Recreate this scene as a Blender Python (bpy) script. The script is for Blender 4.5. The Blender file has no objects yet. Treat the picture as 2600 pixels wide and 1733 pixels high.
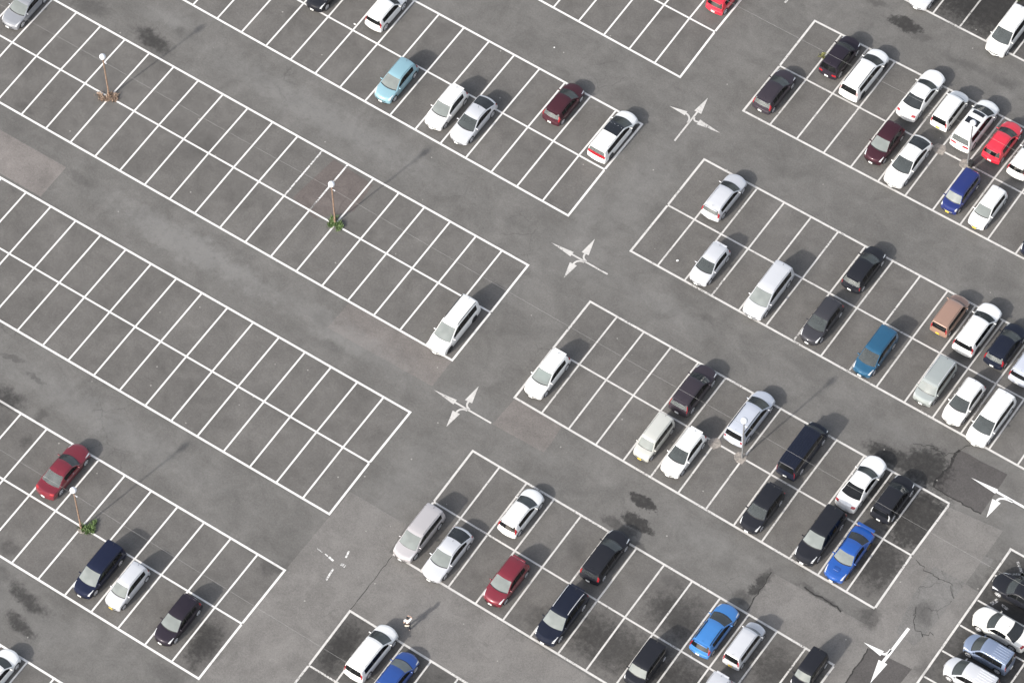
import bpy, bmesh, math, random
from mathutils import Vector, Matrix
random.seed(7)
C = bpy.context.scene.collection
scene = bpy.context.scene

# ---------------- camera ----------------
CAM_ROT = [[0.8262093, -0.4694354, 0.311462], [0.5630911, 0.7053098, -0.4306583], [-0.0175109, 0.5311953, 0.8470684]]
CAM_LOC = [97.4807, -141.832, 273.666]
cam_d = bpy.data.cameras.new('camera'); cam = bpy.data.objects.new('camera', cam_d); C.objects.link(cam)
cam_d.sensor_width = 36; cam_d.lens = 146.5245; cam_d.clip_start = 1; cam_d.clip_end = 3000
M = Matrix(CAM_ROT).to_4x4(); M.translation = Vector(CAM_LOC); cam.matrix_world = M
scene.camera = cam
# ---------------- sky, sun, exposure ----------------
SUN_EL, SUN_AZ = math.radians(29.4), math.radians(258.0)       # towards the sun, measured from +X
world = bpy.data.worlds.new('World'); scene.world = world; world.use_nodes = True
wn = world.node_tree; sky = wn.nodes.new('ShaderNodeTexSky'); sky.sky_type = 'NISHITA'; sky.sun_disc = False
sky.sun_elevation = SUN_EL; sky.sun_rotation = math.pi / 2 - SUN_AZ; sky.air_density = 1.0; sky.dust_density = 3.0; sky.ozone_density = 1.0
bg = wn.nodes['Background']; bg.inputs['Strength'].default_value = 0.15
hs = wn.nodes.new('ShaderNodeHueSaturation'); hs.inputs['Saturation'].default_value = .45       # hazy, whitish summer sky
wn.links.new(sky.outputs[0], hs.inputs['Color']); wn.links.new(hs.outputs[0], bg.inputs[0])
sun_d = bpy.data.lights.new('sun', 'SUN'); sun_d.energy = 2.6; sun_d.angle = math.radians(1.6); sun_d.color = (1.0, .95, .87)
sun = bpy.data.objects.new('sun', sun_d); C.objects.link(sun); sun.location = (-20, -90, 60)
tos = Vector((math.cos(SUN_AZ) * math.cos(SUN_EL), math.sin(SUN_AZ) * math.cos(SUN_EL), math.sin(SUN_EL)))
sun.rotation_euler = (-tos).to_track_quat('-Z', 'Y').to_euler()
vs = scene.view_settings; vs.view_transform = 'Standard'; vs.look = 'None'; vs.gamma = 1; vs.exposure = 0.80

# ---------------- helpers ----------------
def obj(name, verts, faces, mats, parent=None, smooth=None, midx=None):
    me = bpy.data.meshes.new(name); me.from_pydata(verts, [], faces)
    for m in (mats if isinstance(mats, (list, tuple)) else [mats]): me.materials.append(m)
    if midx: me.polygons.foreach_set('material_index', midx)
    if smooth is not None:
        me.polygons.foreach_set('use_smooth', [True] * len(me.polygons)); me.set_sharp_from_angle(angle=math.radians(smooth))
    me.update(); return link(name, me, parent)
def link(name, me, parent=None):
    o = bpy.data.objects.new(name, me); C.objects.link(o)
    if parent is not None: o.parent = parent
    return o
def thing(name, label, cat, loc=(0, 0, 0), rot=0, group=None):
    o = bpy.data.objects.new(name, None); C.objects.link(o); o.location = loc; o.rotation_euler = (0, 0, rot); o.empty_display_size = .3
    return tag(o, label, cat, group)
def tag(o, label, cat, group=None):
    o['label'] = label; o['category'] = cat
    if group: o['group'] = group
    return o
def structure(o): o['kind'] = 'structure'; return o
class MB:                       # collects solids into one mesh
    def __init__(s): s.v = []; s.f = []
    def add(s, v, f):
        n = len(s.v); s.v += [tuple(p) for p in v]; s.f += [tuple(i + n for i in q) for q in f]; return s
    def box(s, c, d, r=.02, tilt=0):      # chamfered box, centre, full size
        x, y, z = (a / 2 for a in d); r = min(r, x * .9, y * .9, z * .9); V = []
        for zz, i in ((-z, r), (-z + r, 0), (z - r, 0), (z, r)):
            X, Y = x - i, y - i; k = r * .8
            V += [(X - k, -Y, zz), (X, -Y + k, zz), (X, Y - k, zz), (X - k, Y, zz), (-X + k, Y, zz), (-X, Y - k, zz), (-X, -Y + k, zz), (-X + k, -Y, zz)]
        ct, st = math.cos(tilt), math.sin(tilt)
        V = [(c[0] + a, c[1] + ct * b - st * e, c[2] + st * b + ct * e) for a, b, e in V]
        F = [tuple(range(7, -1, -1)), tuple(range(24, 32))]
        for l in range(3):
            for i in range(8): j = (i + 1) % 8; F.append((l * 8 + i, l * 8 + j, l * 8 + 8 + j, l * 8 + 8 + i))
        return s.add(V, F)
    def lathe(s, prof, n=24, axis='z', c=(0, 0, 0), closed=False):   # profile (radius, height)
        V = []; F = []
        for r, h in prof:
            for i in range(n):
                a = 2 * math.pi * i / n; x, y = r * math.cos(a), r * math.sin(a)
                V.append((c[0] + x, c[1] + y, c[2] + h) if axis == 'z' else (c[0] + h, c[1] + x, c[2] + y))
        for l in range(len(prof) - 1):
            for i in range(n): j = (i + 1) % n; F.append((l * n + i, l * n + j, l * n + n + j, l * n + n + i))
        if not closed: F.append(tuple(range(n - 1, -1, -1))); F.append(tuple(range((len(prof) - 1) * n, len(prof) * n)))
        return s.add(V, F)
    def tube(s, pts, r, n=6):
        V = []; F = []
        for k, p in enumerate(pts):
            p = Vector(p); d = Vector(pts[min(k + 1, len(pts) - 1)]) - Vector(pts[max(k - 1, 0)]); d.normalize()
            u = d.cross(Vector((0, 0, 1)) if abs(d.z) < .95 else Vector((1, 0, 0))).normalized(); w = d.cross(u)
            rr = r[k] if isinstance(r, (list, tuple)) else r
            for i in range(n): a = 2 * math.pi * i / n; V.append(p + u * (rr * math.cos(a)) + w * (rr * math.sin(a)))
        for l in range(len(pts) - 1):
            for i in range(n): j = (i + 1) % n; F.append((l * n + i, l * n + j, l * n + n + j, l * n + n + i))
        F.append(tuple(range(n - 1, -1, -1))); F.append(tuple(range((len(pts) - 1) * n, len(pts) * n)))
        return s.add(V, F)
    def make(s, name, mats, parent=None, smooth=35): return obj(name, s.v, s.f, mats, parent, smooth)

# ---------------- materials ----------------
def mat(name, col=(.5, .5, .5), rough=.5, metal=0, coat=0, spec=None):
    m = bpy.data.materials.new(name); m.use_nodes = True; b = m.node_tree.nodes['Principled BSDF']
    b.inputs['Base Color'].default_value = (*col, 1); b.inputs['Roughness'].default_value = rough; b.inputs['Metallic'].default_value = metal
    b.inputs['Coat Weight'].default_value = coat; b.inputs['Coat Roughness'].default_value = .04
    if spec is not None: b.inputs['Specular IOR Level'].default_value = spec
    return m
class NT:
    def __init__(s, tree): s.t = tree
    def n(s, kind, **kw):
        nd = s.t.nodes.new('ShaderNode' + kind)
        for k, v in kw.items():
            if k in nd.bl_rna.properties.keys() and k not in nd.inputs: setattr(nd, k, v)
            else: s.set(nd.inputs[k], v)
        return nd
    def set(s, sock, v):
        if isinstance(v, bpy.types.NodeSocket): s.t.links.new(v, sock)
        else: sock.default_value = v
    def math(s, op, a, b=0.0, clamp=False):
        nd = s.t.nodes.new('ShaderNodeMath'); nd.operation = op; nd.use_clamp = clamp; s.set(nd.inputs[0], a); s.set(nd.inputs[1], b); return nd.outputs[0]
    def mix(s, fac, a, b, blend='MIX'):
        nd = s.t.nodes.new('ShaderNodeMix'); nd.data_type = 'RGBA'; nd.blend_type = blend
        s.set(nd.inputs[0], fac); s.set(nd.inputs[6], a); s.set(nd.inputs[7], b); return nd.outputs[2]
    def rng(s, v, a, b, c=0.0, d=1.0, smooth=True):
        nd = s.t.nodes.new('ShaderNodeMapRange'); nd.interpolation_type = 'SMOOTHSTEP' if smooth else 'LINEAR'
        for k, x in enumerate((v, a, b, c, d)): s.set(nd.inputs[k], x)
        return nd.outputs[0]
    def noise(s, vec, scale, detail=4, rough=.55, dist=0):
        return s.n('TexNoise', Vector=vec, Scale=scale, Detail=detail, Roughness=rough, Distortion=dist).outputs[0]

# stains: x, y, radius along X, radius along Y, rotation, strength, edge softness   (real oil, water and tyre marks on the tarmac)
STAINS = [(-50,4.8,2.2,1.0,.15,.75,.7),(-43.7,5.0,2.3,1.0,-.1,1.0,.8),(-42.4,7.0,.7,.6,0,.45,.8),(-44,-5.1,.6,.5,0,.35,.9),(-42.1,-6.5,.7,.35,0,.35,.9),(-48.2,-6.1,1.0,.4,0,.55,.9),(-40.5,-9.1,1.9,.45,-.05,.5,.9),(-42.5,-11.2,1.2,1.5,.3,.35,1),
 (-34.7,-25.4,1.2,.3,.2,.7,.6),(-31.9,-25.9,1.0,.22,-.1,.6,.6),(-32.6,-28.6,1.9,1.2,.1,.95,.8),(-31.7,-30.2,1.2,1.3,0,.6,.9),(-29.4,-28.4,.6,.7,0,.75,.8),(-29.1,-30.7,.6,.6,0,.65,.8),
 (-24.4,-38.8,1.0,1.0,.2,.8,.8),(-20.5,-41.6,2.6,.8,-.15,.95,.8),(-23.5,-40.9,1.5,.8,0,.6,.9),(-19.6,-43.6,1.9,.7,-.2,.95,.8),(-6.9,-37.4,1.6,2.6,.1,.85,.9),(-7.8,-41,2.2,.9,0,.55,.9),(-6.9,-29.2,1.2,.9,.3,.8,.8),(-5.2,-36.2,.9,1.6,0,.3,1),
 (1.5,-31.4,1.8,2.6,.2,.95,.9),(13.2,-9.1,1.35,.5,-.15,1.0,.35),(13.8,-10.8,1.5,.6,-.1,1.0,.4),(12.8,-11.8,1.6,.55,-.05,1.0,.5),(14.9,-12.6,1.1,.5,0,.7,.7),(11.4,-15.2,1.2,1.3,0,.45,1),(18.9,-13.5,1.2,.6,0,.65,.8),(19.4,-15.6,1.4,1.0,0,.7,.9),(21.6,-16.2,1.7,1.6,.2,.7,.9),(23.9,-11.8,1.1,.8,0,.85,.7),(24.3,-10,.45,1.6,-.1,.9,.6),
 (26.9,4.7,3.0,1.0,0,1.0,.7),(29.2,5.4,1.9,2.2,0,1.0,.6),(30.9,3.0,2.0,.5,0,.75,.7),(35.8,-5.4,.9,1.4,.2,.75,.8),(32.6,-7.9,1.0,1.2,0,.9,.7),(28.8,-8.5,2.4,.3,0,.85,.6),(38.1,-9.6,.8,1.0,0,.7,.8),
 (6.4,40.2,1.7,.65,.05,.95,.5),(3.4,40.7,1.0,.5,0,.7,.7),(12.5,39.4,3.4,.6,0,.5,.9),(16,39.6,1.6,.9,0,.7,.9),(19.5,39.2,2.5,.8,0,.5,.9),(8,39.7,1.2,.35,.3,.5,.7),(-16.8,-9.3,1.0,.8,0,.35,1),(-14.5,-10.8,2.2,.4,.05,.4,.9),(8.4,7.5,.8,.5,0,.45,.8),(10.2,45.2,6,3.0,0,.85,.9),(16,-20.8,1.7,2.3,0,.55,1),(23.4,-19.9,4.5,2.6,0,.5,1),
 (-26,24,4,3,0,.2,1),(-34.5,-1.5,2,2.5,.2,.35,1),(-38.5,1.8,1.3,2.2,0,.25,1),(41,-3,4,9,0,.35,1),(16,23,14,2.2,0,.12,1),(28,7,7,2,0,.12,1)]
LIGHTS = [(-44,7.4,3.2,1.2,.2,.6,1),(-29,-9.5,12,1.6,0,1.0,1),(-27,6.6,16,1.9,0,.75,1),(-14,-9.4,9,1.6,0,.75,1),(-26,-26,14,1.8,0,.7,1),(-3,15,2.4,8,0,.5,1),(-3,-17,2.4,6,0,.5,1),(-3.1,7,4,3.2,0,.45,1),(-2.6,-9.4,3.2,1.6,0,.5,1),(18.9,-9.2,4,1.6,0,.5,1),(36.9,-4,2.2,4,0,.35,1),(-5,10.6,1.4,3.5,.3,.5,1),(-30,-26,5,1,0,.45,1),(-20,-42.5,9,1.6,0,.35,1),(5,6.5,6,1,0,.4,1),(26,6.8,4,1,0,.35,1),(-24,6.7,7,1.1,0,.3,1),(-12,-9.6,5,1,0,.3,1),(38,5,3,2.5,0,.5,1),(4.5,-9.8,3,1,0,.3,1)]
def stain_group(name, data, warp, fray):
    g = bpy.data.node_groups.new(name, 'ShaderNodeTree')
    g.interface.new_socket('Value', in_out='OUTPUT', socket_type='NodeSocketFloat')
    k = NT(g); out = g.nodes.new('NodeGroupOutput'); tc = g.nodes.new('ShaderNodeTexCoord').outputs['Object']
    nz = k.n('TexNoise', Vector=tc, Scale=.9, Detail=6, Roughness=.65).outputs[1]
    v = k.n('VectorMath', operation='SUBTRACT'); k.set(v.inputs[0], nz); v.inputs[1].default_value = (.5, .5, .5)
    v2 = k.n('VectorMath', operation='SCALE'); k.set(v2.inputs[0], v.outputs[0]); v2.inputs['Scale'].default_value = warp
    v3 = k.n('VectorMath', operation='ADD'); k.set(v3.inputs[0], tc); k.set(v3.inputs[1], v2.outputs[0])
    fn = k.n('TexNoise', Vector=tc, Scale=2.4, Detail=9, Roughness=.72).outputs[0]; fr = k.math('MULTIPLY', k.math('SUBTRACT', fn, .5), fray)
    acc = None
    for x, y, rx, ry, rot, st, soft in data:
        mp = k.n('Mapping', vector_type='TEXTURE'); 
        if acc is None: k.set(mp.inputs['Vector'], v3.outputs[0])
        else:       # keeps the node chain sequential (Cycles runs out of stack otherwise)
            q = k.n('VectorMath', operation='MULTIPLY_ADD'); k.set(q.inputs[0], acc); q.inputs[1].default_value = (0, 0, .0001); k.set(q.inputs[2], v3.outputs[0]); k.set(mp.inputs['Vector'], q.outputs[0])
        mp.inputs['Location'].default_value = (x, y, 0); mp.inputs['Rotation'].default_value = (0, 0, rot); mp.inputs['Scale'].default_value = (rx, ry, 1)
        ln = k.n('VectorMath', operation='LENGTH'); k.set(ln.inputs[0], mp.outputs[0])
        m = k.rng(k.math('ADD', ln.outputs['Value'], fr), 1.15, 1.15 - soft, 0.0, st)
        acc = m if acc is None else k.math('MAXIMUM', acc, m)
    g.links.new(acc, out.inputs[0]); return g
DAMP_SPOTS = [(31.2,1.2,2.3,3.2,0,1.0,.5),(30.8,-3.6,2.3,2.9,0,.92,.8),(28.0,2.0,2.6,2.4,0,.75,.8),(29.5,5.4,2.1,1.8,.1,.85,.6),(26.9,4.7,2.6,.8,0,.75,.6),(18,-20.6,4.5,2.6,0,.82,.9),(24,-20.5,5,2.4,0,.88,.9),(13,-21.6,2.5,1.5,0,.55,.9),(20.5,-15.8,3.0,2.3,.2,.75,.9),(29.8,-15.5,3.5,2.5,0,.78,.9),
 (11,45.6,7,3.3,0,.97,.7),(1.3,-32.2,1.35,2.9,0,.85,.9),(8.5,-32.3,4,2.7,0,.6,.9),(-7.4,-37.2,1.3,2.5,.1,.85,.9),(41.5,-3,4.5,7.5,0,.75,.9),(13.2,-9.1,1.3,.45,-.15,.85,.35),(13.9,-10.8,1.4,.5,-.1,.85,.4),(6.4,40.2,1.6,.6,.05,.8,.5),(-43.7,5.0,2.0,.8,-.1,.6,.8),(-20.5,-41.6,2.2,.6,-.15,.6,.8),(-19.6,-43.6,1.6,.55,-.2,.6,.8),(-32.6,-28.6,1.4,.9,.1,.6,.8),(24.3,-10.2,.4,1.4,-.1,.7,.6)]
DARK = stain_group('dark_stains', STAINS, 1.6, 1.3); DAMP = stain_group('damp_patches', DAMP_SPOTS, 1.5, 1.9); PALE = stain_group('pale_wear', LIGHTS, 3.5, 1.0)

def asphalt_nodes(k, lo, hi, streak, damp=.84):
    tc = k.n('TexCoord').outputs['Object']
    big = k.noise(tc, .16, 6, .6); mid = k.noise(tc, 1.1, 5, .6); fine = k.noise(tc, 6.5, 4, .8); grain = k.noise(tc, 28, 2, .8)
    mp = k.n('Mapping'); k.set(mp.inputs['Vector'], tc); mp.inputs['Scale'].default_value = (.22, 1.7, 1); st = k.noise(mp.outputs[0], .8, 5, .6, .4)
    f = k.rng(k.math('ADD', k.math('MULTIPLY', big, .6), k.math('MULTIPLY', k.math('ADD', k.math('MULTIPLY', mid, 1 - streak), k.math('MULTIPLY', st, streak)), .4)), .32, .68, smooth=False)
    col = k.mix(f, (*lo, 1), (*hi, 1))
    sp = k.math('ADD', k.math('MULTIPLY', k.math('SUBTRACT', fine, .5), .80), k.math('MULTIPLY', k.math('SUBTRACT', grain, .5), 1.5))
    col = k.mix(1.0, col, k.n('CombineColor', Red=k.math('ADD', sp, 1.0), Green=k.math('ADD', sp, 1.0), Blue=k.math('ADD', sp, 1.0)).outputs[0], 'MULTIPLY')
    cl = k.rng(k.noise(tc, .42, 7, .68, .6), .30, .72, .80, 1.17, False); col = k.mix(1.0, col, k.n('CombineColor', Red=cl, Green=cl, Blue=cl).outputs[0], 'MULTIPLY')
    pg = k.n('Group'); pg.node_tree = PALE; col = k.mix(k.math('MULTIPLY', pg.outputs[0], .36), col, (.250, .248, .244, 1))
    dg = k.n('Group'); dg.node_tree = DARK; blot = k.rng(k.noise(tc, 2.2, 8, .78), .32, .62, .55, 1.0)
    col = k.mix(k.math('MULTIPLY', k.math('MULTIPLY', dg.outputs[0], blot), .66), col, (.030, .029, .029, 1))
    wg = k.n('Group'); wg.node_tree = DAMP; col = k.mix(k.math('MULTIPLY', k.math('MULTIPLY', wg.outputs[0], k.rng(blot, .5, 1.0,   .70, 1.0)), damp), col, (.021, .0205, .0205, 1))
    # sparse pale grit and fine cracks
    vo = k.n('TexVoronoi', Vector=tc, Scale=.55, Randomness=1.0); dots = k.math('LESS_THAN', vo.outputs['Distance'], .035)
    col = k.mix(k.math('MULTIPLY', dots, .45), col, (.5, .48, .45, 1))
    return tc, col, grain
def asphalt(name, lo, hi, streak=.3, cracks=0.0, damp=.84):
    m = mat(name, rough=.88, spec=.25); k = NT(m.node_tree); tc, col, grain = asphalt_nodes(k, lo, hi, streak, damp)
    wv = k.n('TexNoise', Vector=tc, Scale=.7, Detail=4, Roughness=.6).outputs[1]
    ad = k.n('VectorMath', operation='MULTIPLY_ADD'); k.set(ad.inputs[0], wv); ad.inputs[1].default_value = (1.3, 1.3, 0); k.set(ad.inputs[2], tc)
    ve = k.n('TexVoronoi', feature='DISTANCE_TO_EDGE', Vector=ad.outputs[0], Scale=.42)
    ck = k.math('MULTIPLY', k.rng(ve.outputs['Distance'], .016, .004), k.rng(k.noise(tc, .11, 2), .60 - .12 * cracks, .68 - .12 * cracks))
    col = k.mix(k.math('MULTIPLY', ck, .18 + .3 * cracks), col, (.03, .03, .03, 1))
    b = m.node_tree.nodes['Principled BSDF']; k.set(b.inputs['Base Color'], col)
    bp = k.n('Bump', Strength=.25, Distance=.02); k.set(bp.inputs['Height'], grain); k.set(b.inputs['Normal'], bp.outputs[0]); return m
A_AISLE = asphalt('aisle_asphalt', (.112, .108, .103), (.157, .152, .146), .55, .3)
A_BAY = asphalt('bay_asphalt', (.106, .101, .096), (.141, .135, .129), .15, 0)
A_BAY2 = asphalt('bay_asphalt_darker', (.078, .075, .072), (.108, .104, .100), .15, 0)
A_PINK = asphalt('patch_asphalt_pinkish', (.178, .163, .155), (.202, .186, .177), .2, 0)
A_PINK2 = asphalt('patch_asphalt_dull_pink', (.148, .136, .129), (.172, .158, .150), .2, 0)
A_GREY = asphalt('patch_asphalt_grey', (.158, .151, .144), (.180, .172, .165), .25, .2, .1)
A_DARK = asphalt('patch_asphalt_dark', (.072, .067, .066), (.088, .083, .081), .2, 0)
A_LANE = asphalt('lane_asphalt', (.135, .131, .127), (.172, .167, .162), .2, 1.0, .1)
def paint_line(name, col, wear):
    m = mat(name, rough=.7, spec=.3); k = NT(m.node_tree); tc, acol, grain = asphalt_nodes(k, (.12, .115, .11), (.15, .145, .14), .2)
    n1 = k.noise(tc, .35, 3); n2 = k.noise(tc, 7, 5, .75)
    w = k.math('ADD', n2, k.math('MULTIPLY', k.math('SUBTRACT', n1, .5), .75))
    fac = k.rng(w, wear - .10, wear + .10)
    dg = k.n('Group'); dg.node_tree = DARK; fac = k.math('MULTIPLY', fac, k.rng(dg.outputs[0], .2, 1.0, 1.0, .62))
    tint = k.mix(k.rng(k.noise(tc, 1.7, 4), .35, .7), (*[c * .86 for c in col], 1), (*col, 1))
    k.set(m.node_tree.nodes['Principled BSDF'].inputs['Base Color'], k.mix(fac, acol, tint)); return m
P_FRESH = paint_line('line_paint_fresh', (.76, .745, .725), .22)
P_OLD = paint_line('line_paint_worn', (.60, .585, .565), .345)
P_ARROW = paint_line('arrow_paint_faded', (.56, .545, .525), .36)
P_WHITE = paint_line('arrow_paint_new', (.84, .84, .83), .12)
P_WORN = paint_line('line_paint_flaking', (.72, .71, .70), .52)
P_FLAKE = paint_line('line_paint_half_gone', (.78, .77, .76), .47)

def sheet(name, polys, z, m, parent=None):
    V = []; F = []
    for p in polys: F.append(tuple(range(len(V), len(V) + len(p)))); V += [(x, y, z) for x, y in p]
    o = obj(name, V, F, m, parent)
    for q in o.data.polygons:
        if q.normal.z < 0: q.flip()
    return o
# ---------------- ground, bays and painted lines ----------------
structure(sheet('ground', [[(-700, -700), (700, -700), (700, 700), (-700, 700)]], 0, A_AISLE))
# every painted line: start x, bay pitch, start y, slope per bay
ROW = {'L1b': (-6.008,-2.4831,25.579,.02618),'L1m': (-6.126,-2.4564,30.933,.005),'L1t': (-6.1,-2.47,36.25,.005),
 'L2b': (-6.046,-2.4733,9.446,.01273),'L2m': (-6.083,-2.4666,14.701,.00908),'L2t': (-6.017,-2.4752,20.011,.00179),
 'L3b': (-6.025,-2.4767,-6.685,-.007),'L3m': (-6.028,-2.4805,-1.422,-.00578),'L3t': (-6.057,-2.4761,3.827,-.00225),
 'L4b': (-5.975,-2.4821,-23.074,-.01276),'L4m': (-6.047,-2.4752,-17.715,-.01407),'L4t': (-6.035,-2.4758,-12.326,-.01522),
 'L5b': (-5.869,-2.5043,-39.806,.00054),'L5m': (-5.928,-2.4963,-34.322,-.00778),'L5t': (-5.941,-2.4935,-28.872,-.01293),
 'L6t': (-7.31,-2.492,-45.72,-.006),'L6m': (-7.33,-2.492,-51.1,-.006),'L6b': (-7.35,-2.492,-56.5,-.006),
 'R1b': (.1,2.515,42.2,.012),'R1m': (.12,2.515,47.6,.012),'R1t': (.14,2.515,53.0,.012),
 'R2b': (.016,2.5133,25.604,.02136),'R2m': (.071,2.504,30.966,.01581),'R2t': (.051,2.5228,36.348,.03476),
 'R3b': (-.098,2.5098,9.386,.00093),'R3m': (-.045,2.5024,14.629,.00961),'R3t': (-.028,2.5055,19.909,.00828),
 'R4b': (-.109,2.5094,-6.788,-.02447),'R4m': (-.142,2.5066,-1.534,-.01482),'R4t': (-.129,2.5108,3.707,-.00256),
 'R5b': (.116,2.4881,-23.223,-.02346),'R5m': (-.013,2.4988,-17.823,-.03061),'R5t': (-.09,2.5093,-12.493,-.02429),
 'R6t': (.147,2.4806,-28.972,-.02998),'R6m': (.249,2.4683,-34.38,-.0034),'R6b': (.3,2.4683,-39.8,-.004)}
NB = {'L1': 22, 'L2': 22, 'L3': 24, 'L4': 24, 'L5': 20, 'L6': 14, 'R1': 16, 'R2': 16, 'R3': 16, 'R4': 13, 'R5': 13, 'R6': 13}
def P(line, i): a = ROW[line]; return (a[0] + a[1] * i, a[2] + a[3] * i)
def strip(a, b, w, cut0=0.0, cut1=0.0):
    d = Vector((b[0] - a[0], b[1] - a[1])); L = d.length; d /= L; n = Vector((-d.y, d.x)) * (w / 2); A = Vector(a) + d * cut0; B = Vector(a) + d * (L - cut1)
    return [tuple(A + n), tuple(A - n), tuple(B - n), tuple(B + n)]
LW, DW = .175, .14
WORN = {('L3', 7, 't'): P_FLAKE, ('L3', 8, 't'): P_FLAKE}
for bk, nb in NB.items():
    dark = bk in ('R1', 'R6'); mm = P_FRESH if bk[0] == 'L' else P_OLD
    base = A_BAY2 if dark else A_BAY
    ring = [P(bk + 't', 0), P(bk + 't', nb), P(bk + 'm', nb), P(bk + 'b', nb), P(bk + 'b', 0), P(bk + 'm', 0)]
    structure(sheet('parking_bays', [ring], .004, base))
    q = [strip(P(bk + l, 0), P(bk + l, nb), LW if l != 'm' else DW + .01, -LW / 2 if l != 'm' else 0, 0) for l in 'tmb']
    flake = []
    for i in range(nb + (bk in ('R4', 'R5'))):
        w = LW if i in (0, 13) and (i == 0 or bk in ('R4', 'R5')) else DW
        for a, b in (('t', 'm'), ('m', 'b')):
            s = strip(P(bk + a, i), P(bk + b, i), w, LW / 2 if a == 't' else DW / 2, LW / 2 if b == 'b' else DW / 2)
            (flake if (bk, i, a) in WORN else q).append(s)
    structure(sheet('parking_lines', q, .016, mm))
    if flake: structure(sheet('parking_lines', flake, .016, P_FLAKE))
# the sideways row at the right edge
structure(sheet('parking_bays', [[(38.4, 2.85), (49.8, 2.95), (49.8, -30), (38.38, -30)]], .004, A_BAY2))
q = [strip((38.33, 2.85), (49.8, 2.95), LW, -LW / 2), strip((38.36, 2.75), (38.42, -30), LW), strip((44.1, 2.8), (44.15, -30), DW, 0)]
for y in (-2.26, -4.79, -7.35, -9.92, -12.5, -15.05, -17.6, -20.1): q += [strip((38.43, y), (44.12, y + .03), DW, LW / 2, DW / 2)]
q += [strip((38.4, .27), (40.2, .3), DW, LW / 2, 0)]
structure(sheet('parking_lines', q, .016, P_OLD))
structure(sheet('flaking_paint_marks', [strip((38.75, .5), (40.6, 1.75), .22), strip((39.3, 2.2), (41.8, .1), .22, 0, 1.35), strip((41.8, .1), (39.3, 2.2), .22, 0, 1.9), strip((39.5, -2.0), (39.75, -1.4), .3), strip((40.2, -1.6), (40.8, -1.7), .2)], .020, P_WORN))
# resurfaced patches
structure(sheet('asphalt_patch', [[(-62, -9.0), (-41.98, -8.87), (-41.95, -12.25), (-62, -12.3)]], .008, A_PINK))
structure(sheet('asphalt_patch', [[(-15.75, -6.72), (-6.02, -6.70), (-5.95, -9.47), (-15.8, -9.59)]], .008, A_PINK2))
structure(sheet('asphalt_patch', [[(-.05, -6.9), (4.34, -6.92), (4.5, -8.45), (4.5, -9.6), (-.19, -9.7)]], .008, A_PINK2))
structure(sheet('asphalt_patch', [[(-5.79, -20.6), (-.56, -20.6), (-.3, -23.25), (2, -23.3), (16, -23.6), (33, -23.95), (33, -29.3), (14, -29.3), (.2, -29.0), (.3, -39.8), (.2, -60), (-5.9, -60), (-5.87, -39.8), (-5.93, -28.9)]], .008, A_GREY))
structure(sheet('asphalt_patch', [[(24.52, -8.75), (32.64, -8.6), (32.62, -7.1), (32.5, 3.4), (37.06, 3.88), (37.04, -1.57), (38.25, -1.6), (38.3, -23.9), (33.02, -23.9), (32.5, -12.85), (24.74, -12.62)]], .008, A_GREY))
structure(sheet('asphalt_patch', [[(34.36, -1.58), (37.01, -1.52), (36.9, -6.2), (36.6, -8.2), (34.9, -7.9), (34.3, -4.63)]], .012, A_LANE))
structure(sheet('asphalt_patch', [[(30.75, 8.13), (31.6, 8.2), (32.6, 8.16), (34.83, 8.3), (34.9, 6.2), (34.93, 4.26), (32.8, 4.22), (30.77, 4.24), (30.6, 5.5), (30.8, 6.6)]], .012, A_DARK))
structure(sheet('asphalt_patch', [[(33.9, -10.16), (37.45, -9.9), (37.3, -12.2), (37.2, -16), (34.05, -16)]], .012, A_DARK))
structure(sheet('asphalt_patch', [[(37.0, 1.3), (37.75, 1.35), (37.8, .6), (37.05, .55)]], .012, A_LANE))
structure(sheet('asphalt_patch', [[(-24.6, 3.6), (-20.6, 3.3), (-20.4, .4), (-22.6, -1.9), (-25.2, -1.2)]], .008, asphalt('patch_asphalt_reddish', (.108, .093, .088), (.135, .118, .112), .2, .2)))

# painted direction arrows
def arc(a, b, c, n=8):   # quadratic curve through control point b
    return [tuple(Vector(a) * (1 - t) ** 2 + Vector(b) * 2 * t * (1 - t) + Vector(c) * t * t for t in [0])] if n == 0 else [tuple(Vector(a) * (1 - t) ** 2 + Vector(b) * (2 * t * (1 - t)) + Vector(c) * t * t) for t in [i / n for i in range(n + 1)]]
def ribbon(pts, w):
    L = []; R = []
    for i, p in enumerate(pts):
        d = (Vector(pts[min(i + 1, len(pts) - 1)]) - Vector(pts[max(i - 1, 0)])).normalized(); n = Vector((-d.y, d.x)) * (w / 2)
        L.append(tuple(Vector(p) + n)); R.append(tuple(Vector(p) - n))
    return [[L[i], R[i], R[i + 1], L[i + 1]] for i in range(len(pts) - 1)]
def head(base, tip, half):
    d = (Vector(tip) - Vector(base)).normalized(); n = Vector((-d.y, d.x)) * half; B = Vector(base)
    return [tuple(B + n), tuple(B - n), tuple(tip)]
def arrow(polys, m, z=.016): return structure(sheet('painted_arrow', polys, z, m))
for oy in (6.57, -9.68):
    dx = 0 if oy > 0 else .08
    pl = [strip((-.4 + dx, oy), (-3.76 + dx, oy), .145), head((-3.76 + dx, oy + .01), (-5.75 + dx, oy + .02), .235)]
    pl += [head((-2.93 + dx, oy + .62), (-3.07 + dx, oy + 2.2), .32), head((-3.17 + dx, oy - .68), (-3.07 + dx, oy - 2.18), .32)]
    pl += ribbon(arc((-2.45 + dx, oy + .085), (-2.95 + dx, oy + .15), (-2.93 + dx, oy + .62)), .15) + ribbon(arc((-2.55 + dx, oy - .085), (-3.15 + dx, oy - .12), (-3.17 + dx, oy - .68)), .15)
    arrow(pl, P_ARROW)
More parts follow.
